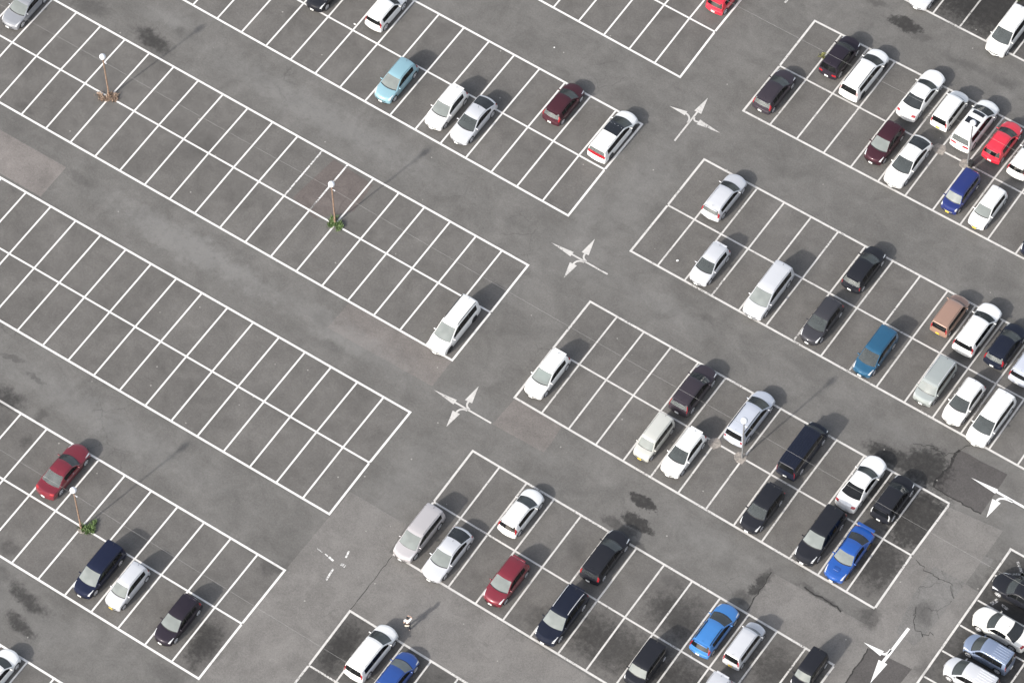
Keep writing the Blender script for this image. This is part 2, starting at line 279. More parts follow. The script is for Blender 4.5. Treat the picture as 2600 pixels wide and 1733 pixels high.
arrow([strip((-2.97, 20.1), (-2.98, 23.46), .145), head((-2.94, 23.46), (-3.03, 25.11), .32), head((-3.66, 22.85), (-5.16, 22.72), .22), head((-2.385, 22.7), (-.36, 22.75), .27)]
      + ribbon(arc((-3.06, 22.15), (-3.1, 22.8), (-3.66, 22.85)), .15) + ribbon(arc((-2.89, 22.9), (-2.8, 22.5), (-2.385, 22.7)), .15), P_ARROW)
arrow([strip((-2.95, 36.55), (-2.95, 40), .17), head((-2.95, 40), (-2.95, 41.7), .32)], P_ARROW)
arrow([strip((40.3, 6.5), (34.91, 6.54), .19), head((34.91, 6.545), (32.69, 6.52), .21), head((35.33, 5.84), (35.43, 4.19), .35)] + ribbon(arc((36.4, 6.44), (35.35, 6.42), (35.33, 5.84)), .17), P_WHITE)
arrow([strip((35.49, -7.12), (35.38, -10.58), .24), head((35.37, -10.58), (35.52, -12.6), .36), head((34.95, -10.02), (33.32, -9.97), .24)] + ribbon(arc((35.31, -9.35), (35.35, -10.0), (34.95, -10.02)), .18), P_WHITE)
structure(sheet('faded_arrow_marks', [strip((-4.25, -26.05), (-3.95, -26.1), .09), strip((-3.85, -26.1), (-3.37, -26.2), .16), strip((-2.73, -26.08), (-2.35, -26.09), .26), strip((-2.88, -24.86), (-2.75, -25.45), .14), strip((-2.98, -26.75), (-2.87, -27.83), .15), strip((-5.0, -26.0), (-4.5, -26.05), .05)], .012, P_FLAKE))

# dark ragged joints round the newest patches and long cracks
A_SEAM = asphalt('bitumen_seam', (.030, .029, .028), (.045, .043, .042), .2, 0)
def ragged(pts, w, seed, step=.35, amp=.07):
    rnd = random.Random(seed); out = []
    for a, b in zip(pts, pts[1:]):
        n = max(1, int(math.hypot(b[0] - a[0], b[1] - a[1]) / step))
        for i in range(n): out.append((lerp_(a[0], b[0], i / n) + rnd.gauss(0, amp), lerp_(a[1], b[1], i / n) + rnd.gauss(0, amp)))
    out.append(pts[-1]); q = ribbon(out, w)
    return [[(x + rnd.gauss(0, w * .12), y + rnd.gauss(0, w * .12)) for x, y in p] for p in q]
def lerp_(a, b, t): return a + (b - a) * t
structure(sheet('asphalt_joint', ragged([(30.72, 4.22), (30.62, 5.5), (30.8, 6.6), (30.74, 8.12)], .20, 3), .0135, A_SEAM))
structure(sheet('asphalt_joint', ragged([(30.72, 4.24), (32.8, 4.2), (34.93, 4.24)], .10, 4, .3, .04), .0135, A_SEAM))
structure(sheet('asphalt_joint', ragged([(33.9, -10.16), (33.98, -13.0), (34.05, -16)], .10, 5, .3, .04), .0135, A_SEAM))
structure(sheet('asphalt_crack', ragged([(.05, -23.4), (.12, -25.5), (.08, -28.9)], .045, 6, .4, .03), .0135, A_SEAM))
structure(sheet('asphalt_crack', ragged([(24.5, -8.8), (24.62, -10.6), (24.72, -12.5)], .07, 7, .3, .05), .0135, A_SEAM))
structure(sheet('asphalt_crack', ragged([(27.2, -8.6), (29.3, -8.55), (30.6, -8.75)], .13, 8, .25, .05), .0135, A_SEAM))
structure(sheet('asphalt_crack', ragged([(27.6, 6.6), (28.8, 7.3), (30.2, 7.1), (31.2, 8.9)], .05, 9, .25, .12), .0135, A_SEAM))
structure(sheet('asphalt_crack', ragged([(35.1, -5.2), (35.4, -6.4), (36.4, -7.1), (37.3, -6.6)], .05, 10, .2, .12), .0175, A_SEAM))
structure(sheet('asphalt_crack', ragged([(33.0, -1.9), (34.2, -2.3), (36.2, -2.2), (37.0, -3.1)], .04, 11, .25, .1), .0175, A_SEAM))
# ---------- car surface (pure python) ----------
def lerp(a, b, t): return a + (b - a) * t
def interp(pts, x):
    if x <= pts[0][0]: return pts[0][1]
    for (a, va), (b, vb) in zip(pts, pts[1:]):
        if x <= b: return lerp(va, vb, (x - a) / (b - a) if b > a else 0.0)
    return pts[-1][1]
# profile: (fraction of length from the nose, fraction of height); keys: cowl, windscreen top, roof end, rear window base
STYLES = {
 'hatch':  dict(dim=(3.95,1.69,1.52), prof=[(0,.37),(.006,.44),(.02,.505),(.05,.55),(.11,.59),(.17,.62),(.225,.64),(.44,.945),(.49,.98),(.56,.998),(.66,1.0),(.80,.985),(.88,.955),(.905,.93),(.968,.665),(.978,.60),(.988,.47),(1,.42)],
             cowl=.225, wtop=.44, rend=.905, rbase=.968, side=[(.33,.52),(.535,.70),(.715,.83)], belt=.62, tum=.30, fa=.2, ra=.835, rw=.30, tail=(.925,.982,4.2,12.1), bows=(.34,.24,.13,.03,.10,.16)),
 'kei':    dict(dim=(3.4,1.475,1.5), prof=[(0,.37),(.006,.45),(.02,.52),(.06,.565),(.12,.595),(.205,.63),(.39,.94),(.44,.98),(.54,.998),(.68,1.0),(.84,.985),(.91,.955),(.93,.93),(.975,.655),(.982,.59),(.99,.47),(1,.40)],
             cowl=.205, wtop=.39, rend=.93, rbase=.975, side=[(.29,.51),(.525,.72),(.735,.86)], belt=.61, tum=.24, fa=.165, ra=.86, rw=.275, tail=(.945,.985,4.5,11.6), bows=(.28,.20,.10,.02,.06,.12)),
 'box':    dict(dim=(3.4,1.475,1.72), prof=[(0,.34),(.006,.42),(.018,.485),(.05,.525),(.10,.55),(.165,.575),(.285,.93),(.33,.975),(.42,.997),(.6,1.0),(.85,.99),(.945,.975),(.962,.945),(.985,.60),(.988,.52),(.993,.42),(1,.36)],
             cowl=.165, wtop=.285, rend=.962, rbase=.985, side=[(.235,.46),(.475,.71),(.73,.9)], belt=.555, tum=.13, fa=.16, ra=.86, rw=.275, tail=(.972,.99,9.4,12.3), bows=(.22,.16,.09,.01,.03,.07)),
 'minivan':dict(dim=(4.65,1.72,1.80), prof=[(0,.34),(.006,.42),(.02,.485),(.05,.525),(.11,.56),(.175,.595),(.375,.935),(.42,.975),(.5,.997),(.65,1.0),(.86,.99),(.935,.965),(.952,.94),(.98,.62),(.985,.54),(.992,.43),(1,.36)],
             cowl=.175, wtop=.375, rend=.952, rbase=.98, side=[(.275,.46),(.475,.68),(.695,.89)], belt=.57, tum=.18, fa=.185, ra=.81, rw=.31, tail=(.962,.988,7.5,12.2), bows=(.32,.22,.12,.02,.05,.12)),
 'wagon':  dict(dim=(4.5,1.72,1.50), prof=[(0,.37),(.006,.45),(.02,.52),(.06,.57),(.14,.61),(.235,.645),(.42,.95),(.46,.982),(.54,.998),(.66,1.0),(.82,.975),(.90,.945),(.925,.92),(.975,.67),(.982,.60),(.99,.47),(1,.41)],
             cowl=.235, wtop=.42, rend=.925, rbase=.975, side=[(.325,.50),(.515,.68),(.695,.87)], belt=.63, tum=.28, fa=.195, ra=.81, rw=.305, tail=(.945,.985,4.2,12.2), bows=(.34,.24,.12,.02,.07,.15)),
 'suv':    dict(dim=(4.5,1.79,1.68), prof=[(0,.38),(.006,.46),(.02,.535),(.05,.575),(.14,.605),(.23,.63),(.405,.945),(.44,.98),(.53,.998),(.66,1.0),(.84,.98),(.905,.955),(.925,.93),(.972,.655),(.98,.58),(.99,.46),(1,.40)],
             cowl=.23, wtop=.405, rend=.925, rbase=.972, side=[(.315,.49),(.505,.67),(.685,.86)], belt=.615, tum=.26, fa=.2, ra=.81, rw=.35, tail=(.94,.985,4.6,12.0), bows=(.32,.22,.12,.02,.06,.14)),
 'sedan':  dict(dim=(4.7,1.76,1.45), prof=[(0,.38),(.006,.46),(.02,.535),(.06,.58),(.15,.625),(.265,.66),(.42,.955),(.46,.985),(.52,1.0),(.6,.995),(.665,.96),(.835,.705),(.87,.69),(.955,.675),(.975,.65),(.988,.54),(1,.42)],
             cowl=.265, wtop=.42, rend=.665, rbase=.835, side=[(.34,.50),(.515,.68)], belt=.65, tum=.34, fa=.19, ra=.79, rw=.32, tail=(.958,.985,6.0,13.2), bows=(.40,.28,.15,.06,.16,.22)),
 'lift':   dict(dim=(4.45,1.74,1.49), prof=[(0,.37),(.006,.45),(.02,.515),(.05,.555),(.12,.59),(.225,.63),(.425,.955),(.47,.987),(.53,1.0),(.60,.995),(.70,.955),(.925,.735),(.955,.705),(.972,.65),(.985,.50),(1,.42)],
             cowl=.225, wtop=.425, rend=.70, rbase=.925, side=[(.315,.50),(.515,.69),(.705,.80)], belt=.625, tum=.31, fa=.195, ra=.805, rw=.31, tail=(.94,.98,4.4,11.8), bows=(.40,.28,.15,.04,.10,.20)),
 'van':    dict(dim=(4.7,1.70,1.95), prof=[(0,.32),(.004,.40),(.012,.455),(.03,.485),(.06,.505),(.095,.53),(.215,.93),(.25,.968),(.32,.99),(.6,1.0),(.9,.995),(.972,.985),(.98,.96),(.99,.60),(.992,.50),(.996,.38),(1,.32)],
             cowl=.095, wtop=.215, rend=.98, rbase=.99, side=[(.17,.36),(.375,.66),(.675,.94)], belt=.53, tum=.11, fa=.19, ra=.79, rw=.32, tail=(.985,.9955,5.5,10.8), bows=(.20,.15,.10,.01,.02,.05)),
}
NK = 17   # points of the half section
class CarShape:
    def __init__(self, style, L, W, H):
        T = self.T = STYLES[style]; self.L, self.W, self.H = L, W, H
        self.zfloor = .17 if style != 'suv' else .23
        ks = set()
        pr = T['prof']
        for (a, za), (b, zb) in zip(pr, pr[1:]):
            n = max(1, int(math.ceil(math.hypot((b - a) * L, (zb - za) * H) / .085)))
            for i in range(n): ks.add(round(lerp(a, b, i / n), 5))
        ks.add(1.0)
        for a, b in T['side']: ks.add(round(a, 5)); ks.add(round(b, 5))
        for c in (T['fa'], T['ra']):
            for d in range(-6, 7):
                ks.add(round(c + (d / 6) * (T['rw'] + .055) / L * .995 - (self.bow(c) / L), 5))
        ks = sorted(k for k in ks if 0 <= k <= 1); out = [ks[0]]
        keys = set(round(T[k], 5) for k in ('cowl', 'wtop', 'rend', 'rbase')) | set(round(v, 5) for s in T['side'] for v in s) | {1.0}
        for k in ks[1:]:
            if k - out[-1] < .0025 and k not in keys: continue
            out.append(k)
        self.fs = out
    def ztop(self, f): return interp(self.T['prof'], f) * self.H
    def bow(self, f):
        T = self.T; b = T['bows']
        return interp([(0, b[0]), (T['cowl'], b[1]), (T['wtop'], b[2]), (.56, 0)], f) - interp([(.56, 0), (T['rend'], b[4]), (1, b[5])], f)
    def section(self, f):
        T = self.T; L, W, H = self.L, self.W, self.H; zt = self.ztop(f)
        w = W / 2
        if f < .16: w *= 1 - .085 * ((.16 - f) / .16) ** 2
        if f > .86: w *= 1 - .06 * ((f - .86) / .14) ** 2
        crown = .035 if zt > .8 * H else .045
        belt = T['belt'] * H * (.985 + .05 * f)
        zb = min(belt, zt - crown - .035)
        xs = f * L + self.bow(f); z0 = self.zfloor
        if f < .03: z0 += .10 * (1 - f / .03)
        if f > .97: z0 += .12 * (f - .97) / .03
        rw = T['rw']; ra = rw + .055
        for c in (T['fa'], T['ra']):
            d = abs(xs - c * L)
            if d < ra: z0 = max(z0, rw + math.sqrt(ra * ra - d * d))
        z0 = min(z0, zb - .06); h = zb - z0; hc = max(zt - crown - zb, .0)
        s = min(1, hc / .3)
        P = [(.93 * w, z0), (.978 * w, z0 + .10 * h), (1.0 * w, z0 + .40 * h), (.997 * w, z0 + .72 * h), (.985 * w, z0 + .92 * h), (.96 * w, zb)]
        wr = .96 * w - T['tum'] * hc - .018
        zr = zt - crown - .012 - .035 * s
        for q in (.09, .36, .64, .91):
            P.append((lerp(.96 * w - .006, wr, q) + .05 * math.sin(math.pi * q) * hc * .7, lerp(zb + .004, zr, q)))
        P.append((wr, zr)); P.append((wr - .018 - .006 * s, lerp(zr, zt - crown, .72)))
        e = wr - .042 - .012 * s
        for q in (1, .75, .5, .25, 0):
            P.append((e * q, zt - crown * q * q))
        return P
    def place(self, f, y, z):   # local coords: nose towards +Y, x to the car's right
        return (y, self.L / 2 - (f * self.L + self.bow(f) * (y / (self.W / 2)) ** 2), z)
    def point(self, f, k, side=1):
        P = self.section(f); k = max(0, min(NK - 1, k)); i = min(int(k), NK - 2); t = k - i
        return self.place(f, side * lerp(P[i][0], P[i + 1][0], t), lerp(P[i][1], P[i + 1][1], t))
    def grid(self):
        G = []
        for f in self.fs:
            P = self.section(f)
            G.append([self.place(f, y, z) for y, z in P] + [self.place(f, -y, z) for y, z in reversed(P[:-1])])
        return G
# ---------- end of car surface ----------
# ---------------- car materials ----------------
def car_paint(name, col, metal=0.0, rough=.35):
    m = mat(name, col, rough, metal, 1.0); k = NT(m.node_tree); b = m.node_tree.nodes['Principled BSDF']; b.inputs['Coat Roughness'].default_value = .05
    tc = k.n('TexCoord').outputs['Object']; d = k.rng(k.noise(tc, 2.2, 5, .6), .42, .75)
    k.set(b.inputs['Base Color'], k.mix(k.math('MULTIPLY', d, .16), (*col, 1), (*[.85 * c + .012 for c in col], 1)))
    dark = max(col) < .12
    if dark: b.inputs['Specular IOR Level'].default_value = .08; b.inputs['Coat Weight'].default_value = .45
    k.set(b.inputs['Roughness'], k.math('ADD', k.math('MULTIPLY', d, .15), rough)); return m
PAINT = {'white': car_paint('white_paint', (.80, .80, .79)), 'pearl': car_paint('pearl_white_paint', (.78, .77, .73)), 'silver': car_paint('silver_paint', (.56, .57, .60), .15, .35),
 'bluesilver': car_paint('cool_silver_paint', (.50, .53, .60), .2, .35), 'mauve': car_paint('mauve_silver_paint', (.44, .42, .43), .2), 'greysilver': car_paint('grey_silver_paint', (.30, .31, .335), .3), 'beige': car_paint('pale_beige_paint', (.56, .56, .52), .2), 'greygreen': car_paint('grey_green_paint', (.36, .39, .38), .3),
 'black': car_paint('black_paint', (.016, .017, .022)), 'charcoal': car_paint('charcoal_paint', (.05, .05, .058), .3), 'purple': car_paint('purple_grey_paint', (.048, .040, .050), .3), 'purpleblack': car_paint('purple_black_paint', (.026, .021, .030), .2),
 'navy': car_paint('navy_paint', (.012, .016, .038), .15), 'navyblack': car_paint('blue_black_paint', (.011, .014, .026)), 'maroon': car_paint('maroon_paint', (.062, .020, .028), .25), 'darkmaroon': car_paint('dark_maroon_paint', (.05, .018, .026), .25),
 'red': car_paint('bright_red_paint', (.62, .022, .045)), 'wine': car_paint('wine_red_paint', (.165, .012, .024), .15), 'blue': car_paint('vivid_blue_paint', (.010, .075, .33), .1), 'sky': car_paint('sky_blue_paint', (.045, .20, .52), .2), 'coupe': car_paint('cobalt_paint', (.014, .06, .26), .15),
 'teal': car_paint('teal_blue_paint', (.016, .095, .185), .3), 'kblue': car_paint('deep_blue_paint', (.010, .022, .14), .15), 'light': car_paint('light_blue_paint', (.225, .385, .45), .1), 'bronze': car_paint('bronze_paint', (.36, .225, .17), .3), 'steel': car_paint('steel_blue_paint', (.20, .25, .36), .3)}
TRIM = mat('black_trim', (.012, .012, .013), .45); TYRE = mat('tyre_rubber', (.018, .018, .019), .85); CHROME = mat('chrome', (.75, .75, .76), .12, 1.0)
ALLOY = mat('alloy_rim', (.72, .72, .74), .35, .35); ALLOYD = mat('dark_alloy_rim', (.05, .05, .055), .35, .5); GOLD = mat('gold_rim', (.42, .30, .13), .35, .6)
LAMP = mat('headlight_lens', (.64, .65, .66), .08, .2, .8); RED = mat('tail_light_lens', (.30, .010, .018), .15, 0, 1); REDW = mat('clear_tail_light_lens', (.62, .40, .40), .15, .2, 1)
PL_W = mat('white_plate', (.78, .78, .76), .5); PL_Y = mat('yellow_plate', (.72, .50, .06), .5)
IN_D = mat('dark_interior', (.035, .035, .037), .8); IN_G = mat('grey_interior', (.20, .20, .20), .85); IN_L = mat('beige_interior', (.27, .255, .23), .85); SHADE = mat('silver_sunshade', (.72, .74, .76), .35, .3)
UNDER = mat('underbody', (.012, .012, .012), .8); ROOFGLASS = mat('roof_glass', (.012, .014, .018), .06, 0, .5)
def glass(name, tint, film, fac, rough=.03):
    m = mat(name, film, rough, 0, .0); t = m.node_tree; k = NT(t); b = t.nodes['Principled BSDF']
    tr = k.n('BsdfTransparent', Color=(*tint, 1)); fr = k.n('Fresnel', IOR=1.5); tc = k.n('TexCoord').outputs['Object']
    dust = k.rng(k.noise(tc, 1.1, 2, .5), .3, .75, fac - .08, fac + .10)
    mx = k.n('MixShader', Fac=k.math('ADD', dust, fr.outputs[0], True)); t.links.new(tr.outputs[0], mx.inputs[1]); t.links.new(b.outputs[0], mx.inputs[2])
    t.links.new(mx.outputs[0], t.nodes['Material Output'].inputs['Surface']); return m
G_WIND = glass('windscreen_glass', (.70, .80, .76), (.26, .285, .28), .62); G_CLEAN_SHADE = glass('clean_and_shade_tinted_windscreen_glass', (.55, .62, .60), (.075, .085, .088), .62); G_SIDE = glass('side_glass', (.45, .50, .48), (.012, .013, .014), .45); G_PRIV = glass('privacy_glass', (.10, .11, .11), (.010, .011, .012), .72); G_REAR = glass('rear_glass', (.30, .33, .33), (.05, .055, .06), .55)  # darker windscreen glass: cleaner screens, and shade painted into those not facing sun
G_REARL = glass('clear_rear_glass', (.66, .74, .70), (.24, .26, .26), .38)

# ---------------- car builder ----------------
WHEELS = {}
def wheel_mesh(r, rim):
    key = (r, rim.name)
    if key in WHEELS: return WHEELS[key]
    t = MB(); w = .205
    t.lathe([(r - .08, -w / 2), (r - .02, -w / 2), (r, -w / 2 + .03), (r, w / 2 - .03), (r - .02, w / 2), (r - .07, w / 2), (r - .085, w / 2 - .03)], 22, 'x')
    a = bpy.data.meshes.new('wheel'); a.from_pydata(t.v, [], t.f); a.materials.append(TYRE); a.polygons.foreach_set('use_smooth', [True] * len(a.polygons)); a.set_sharp_from_angle(angle=.6)
    k = MB(); R = r - .065
    k.lathe([(R - .035, w / 2 - .015), (R, w / 2 - .012), (R, w / 2 + .004), (R - .03, w / 2 + .004)], 22, 'x', closed=True)
    k.lathe([(.065, w / 2 - .03), (.065, w / 2 - .004), (.03, w / 2 + .002)], 10, 'x')
    for i in range(5):
        A = 2 * math.pi * i / 5 + .3; c, s = math.cos(A), math.sin(A); V = []
        for rad, hw in ((.05, .04), (R - .015, .055)):
            for q in (-1, 1):
                for x in (w / 2 - .03, w / 2 - .003): V.append((x, c * rad - s * hw * q, s * rad + c * hw * q))
        k.add(V, [(0, 1, 5, 4), (2, 6, 7, 3), (1, 3, 7, 5), (0, 4, 6, 2)])
    b = bpy.data.meshes.new('rim'); b.from_pydata(k.v, [], k.f); b.materials.append(rim); b.polygons.foreach_set('use_smooth', [True] * len(b.polygons)); b.set_sharp_from_angle(angle=.6)
    WHEELS[key] = (a, b); return a, b
def patch(S, f0, f1, k0, k1, side=1, m=6, n=7, off=.006, taper=(0, 0)):
    V = []; F = []
    for i in range(m + 1):
        for j in range(n + 1):
            f, k = lerp(f0, f1, i / m), lerp(k0 + taper[0] * i / m, k1 + taper[1] * i / m, j / n); p = Vector(S.point(f, k, side))
            a = Vector(S.point(min(f + .004, 1), k, side)) - Vector(S.point(max(f - .004, 0), k, side)); b = Vector(S.point(f, min(k + .15, 16), side)) - Vector(S.point(f, max(k - .15, 0), side))
            nn = a.cross(b) * side; nn = nn.normalized() if nn.length > 1e-9 else Vector((0, 0, 1))
            if nn.dot(p - Vector((0, p.y * .8, S.H * .35))) < 0: nn = -nn
            V.append(tuple(p + nn * off))
    for i in range(m):
        for j in range(n): a = i * (n + 1) + j; F.append((a, a + 1, a + n + 2, a + n + 1))
    return V, F
def cap_patch(S, end, y0, y1, z0, z1, off=.012, m=8):
    f = 0.0 if end > 0 else 1.0; V = []; F = []
    for i in range(m + 1):
        y = lerp(y0, y1, i / m); p = S.place(f, y, 0)
        for z in (z0, z1): V.append((p[0], p[1] + end * off, z))
    for i in range(m): F.append((2 * i, 2 * i + 2, 2 * i + 3, 2 * i + 1))
    return V, F
def build_car(name, label, cat, style, x, y, rot, L, W, H, paint, group, rim=ALLOY, plate=PL_W, inside=IN_G, rails=None, roof=None, grille=TRIM, shade=False, tail=RED, tailspec=None, side=G_PRIV, rear=G_REAR, wing=False, scoop=False, spoiler=True, handles=None, antenna=True, bumper=None, spare=False, wind=None):
    S = CarShape(style, L, W, H); T = S.T; pm = PAINT[paint]; root = thing(name, label, cat, (x, y, 0), rot, group); wind_mat = wind
    G = S.grid(); fs = S.fs; nS = len(fs); NP = 2 * NK - 1
    verts = [v for r in G for v in r]; near = lambda v: min(range(nS), key=lambda i: abs(fs[i] - v))
    jc, jw, jr, jb = near(T['cowl']), near(T['wtop']), near(T['rend']), near(T['rbase']); jc1 = jc + 1
    sides = [(near(a), near(b)) for a, b in T['side']]
    top = lambda k: 12 <= k < NP - 13
    sk = lambda k: 6 <= k < 9 or NP - 10 <= k < NP - 7
    body, bm, wind, rearw = [], [], [], []; sidew = {}
    for j in range(nS - 1):
        for k in range(NP - 1):
            a = j * NP + k; q = (a, a + 1, a + NP + 1, a + NP)
            if top(k) and jc1 <= j < jw: wind.append(q); continue
            if top(k) and jr <= j < jb: rearw.append(q); continue
            if sk(k):
                hit = [i for i, (s0, s1) in enumerate(sides) if s0 <= j < s1]
                if hit: sidew.setdefault((hit[0], k < 16), []).append(q); continue
            body.append(q); mi = 0
            if top(k) and jc <= j < jc1: mi = 1
            if sk(k) and sides[0][0] <= j < sides[-1][1]: mi = 1
            if bumper and k in (0, 1, NP - 2, NP - 3): mi = 1
            bm.append(mi)
    for end in (0, nS - 1):      # nose and tail faces
        rows = []; f = fs[end]
        for k in range(NK):
            a, b = end * NP + k, end * NP + NP - 1 - k; row = [a]
            if k < NK - 1:
                ya, zc = verts[a][0], verts[a][2]
                for i in range(1, 6): yy = lerp(ya, -ya, i / 6); verts.append(S.place(f, yy, zc)); row.append(len(verts) - 1)
            row.append(b); rows.append(row)
        for k in range(NK - 1):
            r0, r1 = rows[k], rows[k + 1]
            if k == NK - 2:
                for i in range(6): body.append((r0[i], r0[i + 1], r1[0])); bm.append(0)
            else:
                for i in range(6): body.append((r0[i], r0[i + 1], r1[i + 1], r1[i])); bm.append(0)
    bo = obj('body', verts, body, [pm, TRIM], root, 32, bm); cleanup(bo.data)
    def sub(nm, faces, m):
        ids = sorted(set(i for q in faces for i in q)); mp = {i: n for n, i in enumerate(ids)}
        return obj(nm, [verts[i] for i in ids], [tuple(mp[i] for i in q) for q in faces], m, root, 60)
    sub('windscreen', wind, wind_mat or G_WIND); sub('rear_window', rearw, rear)
    for (i, _), fc in sidew.items(): sub('side_window', fc, G_SIDE if i == 0 else side)
    MB().box((0, 0, (S.zfloor + .5) / 2), (W * .70, L * .92, .5 - S.zfloor), .05).make('underbody', UNDER, root)
    # cabin
    yf = lambda f: L / 2 - f * L
    zb = T['belt'] * H; fw = lerp(T['cowl'], T['wtop'], .62)
    d = MB(); d.box((0, (yf(T['cowl']) + yf(fw)) / 2 - .10, zb - .13), (W * .80, abs(yf(T['cowl']) - yf(fw)) + .02, .16), .05); d.make('dashboard', inside, root)
    if shade:
        V = [(sx * W * .33, yf(lerp(T['cowl'], T['wtop'], t)) - .16, S.ztop(lerp(T['cowl'], T['wtop'], t)) - .09) for t in (.22, .9) for sx in (-1, -.33, .33, 1)]
        obj('sunshade', V, [(0, 1, 5, 4), (1, 2, 6, 5), (2, 3, 7, 6)], SHADE, root)
    fseat = lerp(T['wtop'], .5, .45)
    for sx in (-1, 1):
        s = MB(); s.box((sx * W * .205, yf(fseat) + .02, .52), (.46, .50, .16), .06); s.box((sx * W * .205, yf(fseat) - .27, min(.86, H * .58)), (.44, .13, .58), .05, .2); s.box((sx * W * .205, yf(fseat) - .35, min(1.18, H * .79)), (.24, .09, .16), .04); s.make('front_seat', inside, root)
    s = MB(); fr = min(T['rend'] - .12, .75); s.box((0, yf(fr) + .1, .52), (W * .72, .5, .16), .06); s.box((0, yf(fr) - .2, min(.84, H * .57)), (W * .70, .13, .55), .05, .2); s.make('rear_seat', inside, root)
    MB().box((0, yf((T['cowl'] + T['rbase']) / 2), .455), (W * .80, L * (T['rbase'] - T['cowl']) * .98, .05), .02).make('cabin_floor', IN_D, root)
    # lights, grille, plates
    for sd in (1, -1):
        a = MB()
        V, F = patch(S, .008, .115 if style not in ('van', 'box') else .06, 6, 12.4, sd, 7, 6, .006, (3.6, -.5)); a.add(V, F); a.make('headlight', LAMP, root, 60)
        t0 = tailspec or T['tail']; a = MB(); V, F = patch(S, *t0, sd, 5, 7); a.add(V, F); a.make('tail_light', tail, root, 60)
    z0, z1 = S.section(0)[0][1], S.section(0)[-1][1]
    V, F = cap_patch(S, 1, -W * .26, W * .26, lerp(z0, z1, .62), lerp(z0, z1, .93)); obj('grille', V, F, grille, root)
    V, F = cap_patch(S, 1, -W * .32, W * .32, lerp(z0, z1, .04), lerp(z0, z1, .30)); obj('lower_intake', V, F, TRIM, root)
    MB().box((0, L / 2 + .022, lerp(z0, z1, .46)), (.33, .02, .165), .006).make('number_plate', plate, root)
    zr = lerp(S.section(1)[0][1], S.section(1)[-1][1], .55)
    MB().box((0, -L / 2 - .03, zr + .02), (.33, .03, .165), .006).make('number_plate', plate, root)
    # wheels
    for f in (T['fa'], T['ra']):
        for sd in (1, -1):
            a, b = wheel_mesh(T['rw'], rim); w = link('wheel', a, root); w.location = (sd * (W / 2 - .125), L / 2 - f * L, T['rw'])
            if sd < 0: w.rotation_euler = (0, 0, math.pi)
            link('rim', b, w)
    fm = lerp(T['cowl'], T['wtop'], .36)
    for sd in (1, -1):
        p = S.point(fm, 6.3, sd); MB().box((p[0] + sd * .10, p[1], p[2] + .05), (.20, .10, .13), .04).make('wing_mirror', pm, root)
        for (s0, s1) in (T['side'][0], T['side'][1]):
            p = S.point(s1 - .035, 4.3, sd); MB().box((p[0] + sd * .012, p[1], p[2]), (.03, .17, .03), .01).make('door_handle', handles or pm, root)
    if antenna:
        p = S.point(T['rend'] - .05, 16); MB().tube([(0, p[1], p[2] - .01), (0, p[1] - .02, p[2] + .06), (0, p[1] - .10, p[2] + .16)], [.018, .012, .006]).make('antenna', TRIM, root)
    if spoiler and style in ('hatch', 'suv', 'wagon'):
        p = S.point(T['rend'], 16); MB().box((0, p[1] - .04, p[2] - .005), (W * .62, .14, .03), .014).make('roof_spoiler', pm, root)
    if style != 'van' and roof != 'suns' and not rails:
        for sd in (1, -1): V, F = patch(S, T['wtop'] + .01, T['rend'] - .01, 11.95, 12.12, sd, 10, 1, .004); obj('roof_moulding', V, F, TRIM, root, 60)
    if rails:
        for sd in (1, -1):
            pts = [S.point(lerp(T['wtop'] + .06, T['rend'] - .03, i / 8), 12.1, sd) for i in range(9)]
            MB().tube([(p[0], p[1], p[2] + (.055 if 0 < i < 8 else .01)) for i, p in enumerate(pts)], .028, 6).make('roof_rail', rails, root)
    if roof == 'half':
        V, F = [], []
        for sd in (1, -1): v, f = patch(S, T['wtop'], .60, 12.05, 16, sd, 6, 6, .006); n = len(V); V += v; F += [tuple(i + n for i in q) for q in f]
        obj('glass_roof', V, F, ROOFGLASS, root, 60)
    if roof == 'suns':
        for a0, a1, kk in ((T['wtop'] + .02, .47, 13.0), (.56, .68, 12.6)):
            V, F = [], []
            for sd in (1, -1): v, f = patch(S, a0, a1, kk, 16, sd, 5, 6, .01); n = len(V); V += v; F += [tuple(i + n for i in q) for q in f]
            obj('sunroof', V, F, ROOFGLASS, root, 60)
    if roof in ('ribs', 'ribs_rear'):
        for i in range(6):
            yy = (i - 2.5) * W * .125; f0 = T['wtop'] + .04 if roof == 'ribs' else .62
            MB().tube([(yy, yf(f), S.ztop(f) - .045 * (yy / (W * .40)) ** 2 + .004) for f in [lerp(f0, T['rend'] - .03, j / 6) for j in range(7)]], .014, 5).make('roof_rib', pm, root)
    if wing:
        zt = S.ztop(.96); MB().box((0, yf(.965), zt + .20), (W * .84, .26, .035), .015, .12).make('rear_wing', pm, root)
        for sd in (1, -1): MB().box((sd * W * .37, yf(.965), zt + .09), (.05, .2, .22), .02).make('wing_support', pm, root)
    if scoop:
        p = S.point(.16, 16); MB().box((0, p[1], p[2] + .02), (.52, .34, .07), .03, .07).make('bonnet_scoop', pm, root); MB().box((0, p[1] + .175, p[2] + .018), (.42, .012, .035), .005).make('scoop_intake', TRIM, root)
    if spare:
        MB().lathe([(.0, -.0), (.30, .0), (.33, .05), (.33, .13), (.29, .17), (.0, .17)], 20, 'z').make('spare_wheel_cover', pm, root)
        o = root.children[-1]; o.rotation_euler = (math.pi / 2, 0, 0); o.location = (0, -L / 2 + .05, .85)
    return root
def cleanup(me):
    b = bmesh.new(); b.from_mesh(me); bmesh.ops.dissolve_degenerate(b, dist=1e-5, edges=b.edges[:]); bmesh.ops.recalc_face_normals(b, faces=b.faces[:]); b.to_mesh(me); b.free()
    me.set_sharp_from_angle(angle=math.radians(32))

